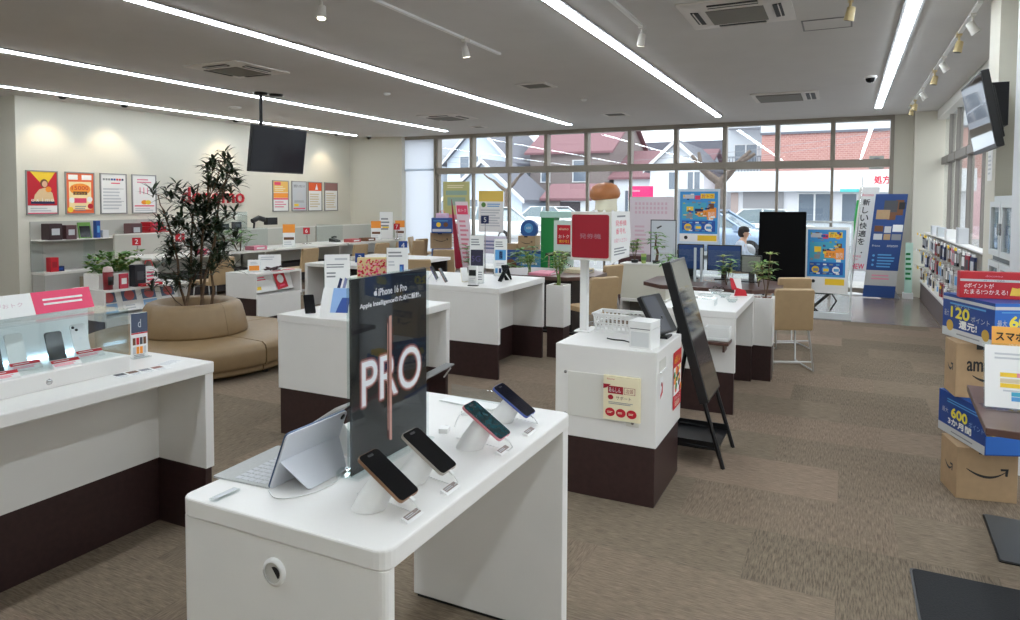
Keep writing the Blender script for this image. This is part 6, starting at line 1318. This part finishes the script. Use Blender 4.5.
# ================================================================== outside the windows
asph = mat('asphalt_pale', (138, 138, 140), .9, noise=.08, nscale=2)
struct(MB().box(-60, 40, YB+.1, 90, -.16, -.06, asph), 'ground_street')
struct(MB().box(1.72, 40, -20, YB+.1, -.16, -.06, asph), 'ground_side')
struct(MB().box(-20, 1.0, YB+.1, 16.0, -.06, -.02, mat('pavement', (160, 158, 155), .9, noise=.05, nscale=3)), 'path_pavement')
plw = mat('render_white', (226, 230, 236), .8); plb = mat('render_pale_blue', (206, 218, 232), .8); sid = mat('siding_mauve', (132, 122, 120), .8); roofr = mat('roof_red_brown', (128, 92, 98), .8); roofd = mat('roof_grey', (104, 106, 116), .8)
winm = mat('outside_window', (110, 122, 136), .12, coat=.5); wfr = mat('outside_window_frame', (222, 224, 226), .5); conc = mat('concrete_pale', (214, 220, 226), .85)
def brickm():
    m = mat('red_brick', (196, 130, 126), .85); nt = m.node_tree; b = nt.nodes['Principled BSDF']; tc = nt.nodes.new('ShaderNodeTexCoord'); mp = nt.nodes.new('ShaderNodeMapping'); bk = nt.nodes.new('ShaderNodeTexBrick')
    mp.inputs['Rotation'].default_value = (PI/2, 0, 0); bk.inputs['Scale'].default_value = 2.4; bk.inputs['Color1'].default_value = (*lin((172, 122, 116)), 1); bk.inputs['Color2'].default_value = (*lin((182, 134, 126)), 1); bk.inputs['Mortar'].default_value = (*lin((206, 180, 174)), 1); bk.inputs['Mortar Size'].default_value = .015
    nt.links.new(tc.outputs['Object'], mp.inputs['Vector']); nt.links.new(mp.outputs[0], bk.inputs['Vector']); nt.links.new(bk.outputs['Color'], b.inputs['Base Color']); return m
bri = brickm(); pinkw = mat('render_pink', (222, 182, 186), .8)
def owin(par, x0, x1, z0, z1, y, n=2):
    m = MB(); m.box(x0-.06, x1+.06, y-.06, y, z0-.06, z0, wfr); m.box(x0-.06, x1+.06, y-.06, y, z1, z1+.06, wfr)
    for i in range(n+1): x = x0+(x1-x0)*i/n; m.box(x-.035, x+.035, y-.06, y, z0, z1, wfr)
    w = m.build('window', par); MB().box(x0, x1, y-.02, y-.01, z0, z1, winm).build('pane', w)
def gable(name, lab, x0, x1, y0, y1, h, peak, wall, roof, axis='Y', wins=(), over=.3):
    """house with pitched roof; ridge along axis"""
    t = T(name, lab, 'house', ((x0+x1)/2, y0, -.06)); a = (x1-x0)/2; d = y1-y0; m = MB()
    if axis == 'Y':
        m.prism([(-a, 0), (a, 0), (a, h), (0, peak), (-a, h)], -d, 0, wall, FY(0, 0, 0)); m.build('walls', t); m = MB()
        s = (peak-h)/a; e = over
        m.prism([(-a-e, h-s*e), (0, peak), (a+e, h-s*e), (a+e, h-s*e+.16), (0, peak+.18), (-a-e, h-s*e+.16)], -d-.2, .35, roof, FY(0, 0, 0))
        for sg in (-1, 1): m.prism([(sg*(a+e), h-s*e-.06), (sg*(a+e), h-s*e+.17), (0, peak+.19), (0, peak-.05)][::sg], .35, .40, wfr, FY(0, 0, 0))
    else:
        M = Fr((0, 0, 0), (0, 1, 0), (0, 0, 1)); m.prism([(0, 0), (d, 0), (d, h), (d/2, peak), (0, h)], -a, a, wall, M); m.build('walls', t); m = MB(); s = (peak-h)/(d/2); e = over
        m.prism([(-e, h-s*e), (d/2, peak), (d+e, h-s*e), (d+e, h-s*e+.14), (d/2, peak+.16), (-e, h-s*e+.14)], -a-.3, a+.3, roof, M)
    m.build('roof', t)
    for (u0, u1, z0, z1, n) in wins: owin(t, u0-(x0+x1)/2, u1-(x0+x1)/2, z0, z1, 0, n)
    return t
gable('gabled_house', 'pale blue gabled house across the street at the left', -23.6, -19.0, 38.8, 46, 4.3, 6.6, plb, roofd, 'Y', ((-22.6, -21.2, 3.2, 4.6, 2),))
t = gable('gabled_house', 'white porch gable house left of the mauve sided house', -20.6, -15.9, 34, 37.8, 1.9, 3.9, plb, roofd, 'Y', ((-19.2, -18.0, .9, 1.8, 2),))
gable('tall_white_house', 'tall white house at the far left of the window wall', -30.5, -24.2, 39, 48, 6.5, 8.2, plw, roofd, 'X', ((-26.6, -25.0, 3.2, 4.8, 2), (-29.6, -28, 3.2, 4.8, 2)))
gable('sided_house', 'mauve sided house with red brown roof across the street', -18.6, -13.2, 41, 50, 4.9, 7.4, sid, roofr, 'X', ((-15.6, -14.6, 3.0, 4.3, 1), (-17.8, -17.2, 3.0, 3.6, 1)))
gable('red_roof_house', 'white house with red brown roof in the middle of the window wall', -12.9, -7.6, 41, 50, 3.2, 5.0, plw, roofr, 'X', ((-12.2, -11.2, .8, 2.4, 2), (-10.4, -9.9, 1.6, 2.7, 1)))
t = gable('porch_house', 'mauve porch with small red roof in front of the sided house', -15.3, -12.8, 36, 39, 1.9, 2.6, plw, roofr, 'X', ()); 
m = MB(); m.box(-1.0, .8, -.02, 0, 0, 1.7, mat('porch_dark', (70, 66, 72), .7)); m.build('doorway', t); MB().box(-1.25, -.4, -.06, .3, 1.0, 2.0, sid).build('side_wall', t)
t = gable('gabled_house', 'small white gabled house left of the bare tree', -9.6, -6.75, 37, 44, 3.6, 4.9, plw, roofd, 'Y', ((-8.6, -8.1, 2.4, 3.3, 1), (-7.6, -6.9, 2.4, 3.3, 2), (-8.7, -8.3, .6, 2.0, 1), (-7.9, -7.5, .6, 2.0, 1)))
t = T('grey_roof_hall', 'long hall with dark grey roof behind the red roofed house', 'building', (-10.5, 56, -.06)); m = MB(); m.box(-6, 6, 0, 8, 0, 5.2, plw); m.build('walls', t); m = MB(); m.prism([(-6.4, 5.0), (6.4, 5.0), (6.0, 6.6), (-6.0, 6.6)], -8, .4, roofd, FY(0, 0, 0)); m.build('roof', t)
t = T('apartment_block', 'grey apartment block with balcony left of the brick building', 'building', (-5.1, 42.6, -.06)); m = MB(); m.box(-1.3, .9, 0, 6, 0, 9.0, conc); m.build('walls', t)
for z in (3.2, 6.0):
    m = MB(); m.box(-1.2, .8, -1.2, 0, z, z+.15, conc); m.build('balcony', t); owin(t, -.9, .4, z+.5, z+1.9, 0, 2)
    for k in range(12): MB().box(-1.18+k*.17, -1.14+k*.17, -1.2, -1.16, z+.15, z+1.1, mat('rail_grey', (130, 136, 146), .5)).build('baluster', t)
    MB().box(-1.2, .8, -1.2, -1.15, z+1.1, z+1.16, mat('rail_grey')).build('handrail', t)
t = T('brick_building', 'long red brick building with pale top across the street', 'building', (.2, 39, -.06)); m = MB(); m.box(-4.3, 6.2, 0, 8, 2.9, 5.35, bri); m.build('brick_wall', t); MB().box(-4.3, 6.2, .01, 8, 0, 2.9, pinkw).build('pink_wall', t); MB().box(-4.35, 6.25, -.05, 8, 5.35, 8.5, conc).build('upper_storey', t); MB().box(-4.35, 6.25, -.12, -.05, 5.3, 5.42, roofd).build('dark_ledge', t)
for (a, b) in ((-4.0, -3.3), (-2.9, -2.0), (.3, 1.0), (1.9, 2.7), (4.0, 4.8)): owin(t, a, b, 5.8, 7.0, -.05, 2)
for (a, b) in ((-3.4, -2.4), (-.9, .3), (.9, 1.9)): owin(t, a, b, 2.3, 2.85, 0.01, 2)
t = T('shop_building', 'white low shop front with deep fascia and sash windows across the street', 'building', (-1.0, 30, -.06)); m = MB(); m.box(-3.4, 5.2, .5, 5, 0, 2.2, mat('shop_wall', (220, 222, 228), .8)); m.build('wall', t); m = MB(); m.box(-3.6, 5.3, 0, 5, 2.15, 2.98, mat('fascia_white', (232, 236, 240), .7)); m.build('fascia', t, bev=.01)
MB().box(-2.9, -1.3, .42, .5, 0, 2.15, mat('shutter_grey', (150, 150, 154), .7)).build('shutter', t); MB().box(-3.4, -3.1, .46, .5, .0, 2.1, mat('shop_panel', (176, 160, 156), .7)).build('side_panel', t)
owin(t, -.75, .5, .95, 2.05, .5, 2); owin(t, .85, 2.0, .95, 2.05, .5, 2); MB().box(-3.4, 5.2, .3, .5, 0, .5, mat('shop_plinth', (206, 206, 212), .8)).build('plinth', t)
t = T('shop_sign', 'white shop sign with red characters and teal stripe on the fascia', 'sign', (.55, 29.998, 2.06)); m = MB(); m.box(-.75, 1.2, -.05, 0, 0, .72, paper); M = FY(0, -.05, 0); m.quad(-.75, .05, .0, .12, mat('teal_bright', (80, 190, 190), .5), M); m.text('処方せん', .98, .32, .30, mat('sign_red_outside', (206, 20, 60), .5), M, w=1.1, bold=.012); m.box(.02, .05, -.055, -.05, .1, .6, greyp); m.build('panel', t)
t = T('air_conditioner_unit', 'grey air conditioner unit up beside the shop fascia', 'air conditioner', (1.05, 30.3, 2.96)); m = MB(); m.box(-.25, .25, -.2, .2, 0, .5, mat('unit_grey', (110, 112, 106), .6)); m.build('case', t, bev=.01); MB().lathe([(0, .01), (.18, .01), (.18, 0)], dgrey, M=FY(0, -.2, .25), n=18).build('fan_grille', t)
struct(MB().box(17, 20, -5, 30, -.06, 7, mat('side_building', (196, 194, 192), .8)), 'wall_neighbour')
# bare street trees
def bare_tree(lab, x, y, h, sd, lean=0, rad=.16):
    rn = random.Random(sd); t = T('bare_tree', lab, 'tree', (x, y, -.06)); m = MB(); tb = mat('tree_bark', (104, 92, 84), .9, noise=.3, nscale=10, bump=.5); br = MB()
    m.tube([(0, 0, 0), (lean*.3, 0, h*.35), (lean*.6, .05, h*.6)], [rad, rad*.85, rad*.75], tb, 10); m.build('trunk', t)
    top = Vector((lean*.6, .05, h*.6))
    def grow(p, d, L, r, k):
        q = p+d*L*.5+Vector((rn.uniform(-.1, .1)*L, rn.uniform(-.1, .1)*L, 0)); e = q+(d+Vector((0, 0, .15))).normalized()*L*.5; br.tube([tuple(p), tuple(q), tuple(e)], [r, r*.9, r*.7], tb, 7)
        if k > 0:
            for j in range(2+(k > 1)):
                v = (d+Vector((rn.uniform(-.9, .9), rn.uniform(-.6, .6), rn.uniform(-.1, .6)))).normalized(); grow(e, v, L*.68, r*.55, k-1)
    for v in ((-.8, 0, .55), (.7, .1, .75)): grow(top, Vector(v).normalized(), h*.22, rad*.7, 1)
    br.build('branches', t)
bare_tree('thick bare pruned tree outside behind the blue window poster', -3.85, 23.5, 3.9, 5, .15, .2)
bare_tree('small bare pruned tree outside behind the yellow window poster', -13.6, 27.5, 3.6, 9, -.1, .13)
# parked cars
tyre = mat('tyre', (28, 28, 30), .8); hub = mat('wheel_hub', (170, 172, 176), .35, metal=.6); cgl = mat('car_glass', (96, 116, 124), .08, coat=.8)
def car(lab, x, y, rz, body, L=4.4, H=1.46):
    t = T('parked_car', lab, 'car', (x, y, -.06), rz); h = L/2; secs = []
    prof = [(-h, .42, .62, .72), (-h+.08, .3, .86, .80), (-h+.5, .26, .95, .84), (-h+1.0, .25, .97, .86), (-.2, .24, .96, .87), (.6, .24, .95, .87), (h-1.1, .25, .92, .86), (h-.5, .27, .82, .82), (h-.12, .32, .70, .74), (h, .42, .58, .62)]
    for (px_, zb, zt, w) in prof: secs.append([(px_, -w*.92, zb), (px_, -w, zb+.16), (px_, -w, zt-.16), (px_, -w*.9, zt), (px_, w*.9, zt), (px_, w, zt-.16), (px_, w, zb+.16), (px_, w*.92, zb)])
    m = MB(); m.ring(secs, body); m.build('body', t)
    cab = [(-h+.35, .92, .94, .70), (-h+1.0, .94, H-.04, .62), (-.5, .94, H, .62), (.25, .94, H-.06, .62), (h-1.15, .9, .92, .72)]; secs = []
    for (px_, zb, zt, w) in cab: secs.append([(px_, -.78, zb), (px_, -w, zt), (px_, w, zt), (px_, .78, zb)])
    m = MB(); m.ring(secs, cgl, False); m.build('windows', t)
    m = MB(); m.box(-h+.95, .3, -.6, .6, H-.03, H+.015, body)
    for (x0, x1) in ((-h+.4, -h+1.0), (-.45, -.5), (.28, h-1.15)):
        for s in (-1, 1): m.tube([(x0, s*.75 if x0 != x1 else s*.76, .94), (x1 if x0 < 0 and x0 != -.45 else x0, s*.62, H-.02)] if x0 < .2 else [(x0-.02, s*.62, H-.03), (x1, s*.74, .93)], .035, body, 6)
    m.build('roof_pillars', t, bev=0)
    for (wx) in (-h+.85, h-.9):
        for s in (-1, 1):
            m = MB(); m.lathe([(0, -.1), (.26, -.1), (.31, -.06), (.31, .06), (.26, .1), (0, .1)], tyre, M=Matrix.Translation((wx, s*.78, .31)) @ Matrix.Rotation(PI/2, 4, 'X'), n=22); w = m.build('wheel', t)
            MB().lathe([(0, .012), (.1, .02), (.19, .008), (.2, 0)], hub, M=Matrix.Translation((wx, s*.88, .31)) @ Matrix.Rotation(-s*PI/2+PI if s > 0 else PI/2, 4, 'X'), n=16).build('hub_cap', w)
    for s in (-1, 1):
        MB().lathe([(0, .03), (.07, .02), (.1, 0)], mat('head_lamp', (220, 226, 230), .1), M=Matrix.Translation((h-.14, s*.55, .62)) @ Matrix.Rotation(PI/2, 4, 'Y'), n=14).build('head_lamp', t)
        MB().box(h-1.35, h-1.2, s*.88-.06, s*.88+.06, .9, 1.02, body).build('wing_mirror', t)
    MB().box(h-.02, h+.01, -.25, .25, .38, .5, paper).build('number_plate', t)
    return t
car('white car parked outside, seen behind the yellow window poster', -12.6, 24.5, -.35, mat('car_white', (232, 234, 236), .2, coat=.8))
car('second white car parked farther outside behind the green stand', -12.6, 31.0, -.2, mat('car_white'), 4.3)
car('silver blue car parked outside left of the black board', -3.6, 21.5, -.15, mat('car_silver_blue', (150, 172, 198), .2, metal=.2, coat=.8))
car('white car outside behind the silver blue one', -2.2, 26.0, .1, mat('car_white'), 4.2)
t = T('street_banner', 'bright pink banner on poles outside the window', 'banner', (-5.3, 19.4, -.1)); m = MB(); m.box(-.36, .36, 0, .02, 1.78, 2.18, mat('banner_pink', (236, 40, 120), .6)); m.text('docomo', -.15, 2.02, .07, paper, FY(0, 0, 0), w=.25); m.lines(-.3, .3, 1.8, 1.86, 1, paper, FY(0, 0, 0)); m.build('cloth', t)
for s in (-.36, .36): MB().cyl((s, .02, -.06), (s, .02, 2.25), .015, whitep, n=8).build('pole', t)
t = T('kerb_rail', 'low white kerb rail along the parking strip outside', 'railing', (-9, 17.5, -.06)); m = MB(); m.tube([(-3.2, 0, .5), (3.2, 0, .5)], .03, whitep, 8); m.build('rail', t)
for k in range(5): MB().cyl((-3.0+k*1.5, 0, 0), (-3.0+k*1.5, 0, .5), .03, whitep, n=8).build('post', t)
m = MB()
for k, (z, s) in enumerate(((3.2, .15), (3.5, .1))):
    o = cable('thin overhead wire crossing the street, %s' % ['lower', 'upper'][k], [(-26, 33, z+1.4), (-15, 33.5, z+.2), (-4, 34, z+.6), (6, 34.5, z+2)], .009, greyp, 'overhead_wire')
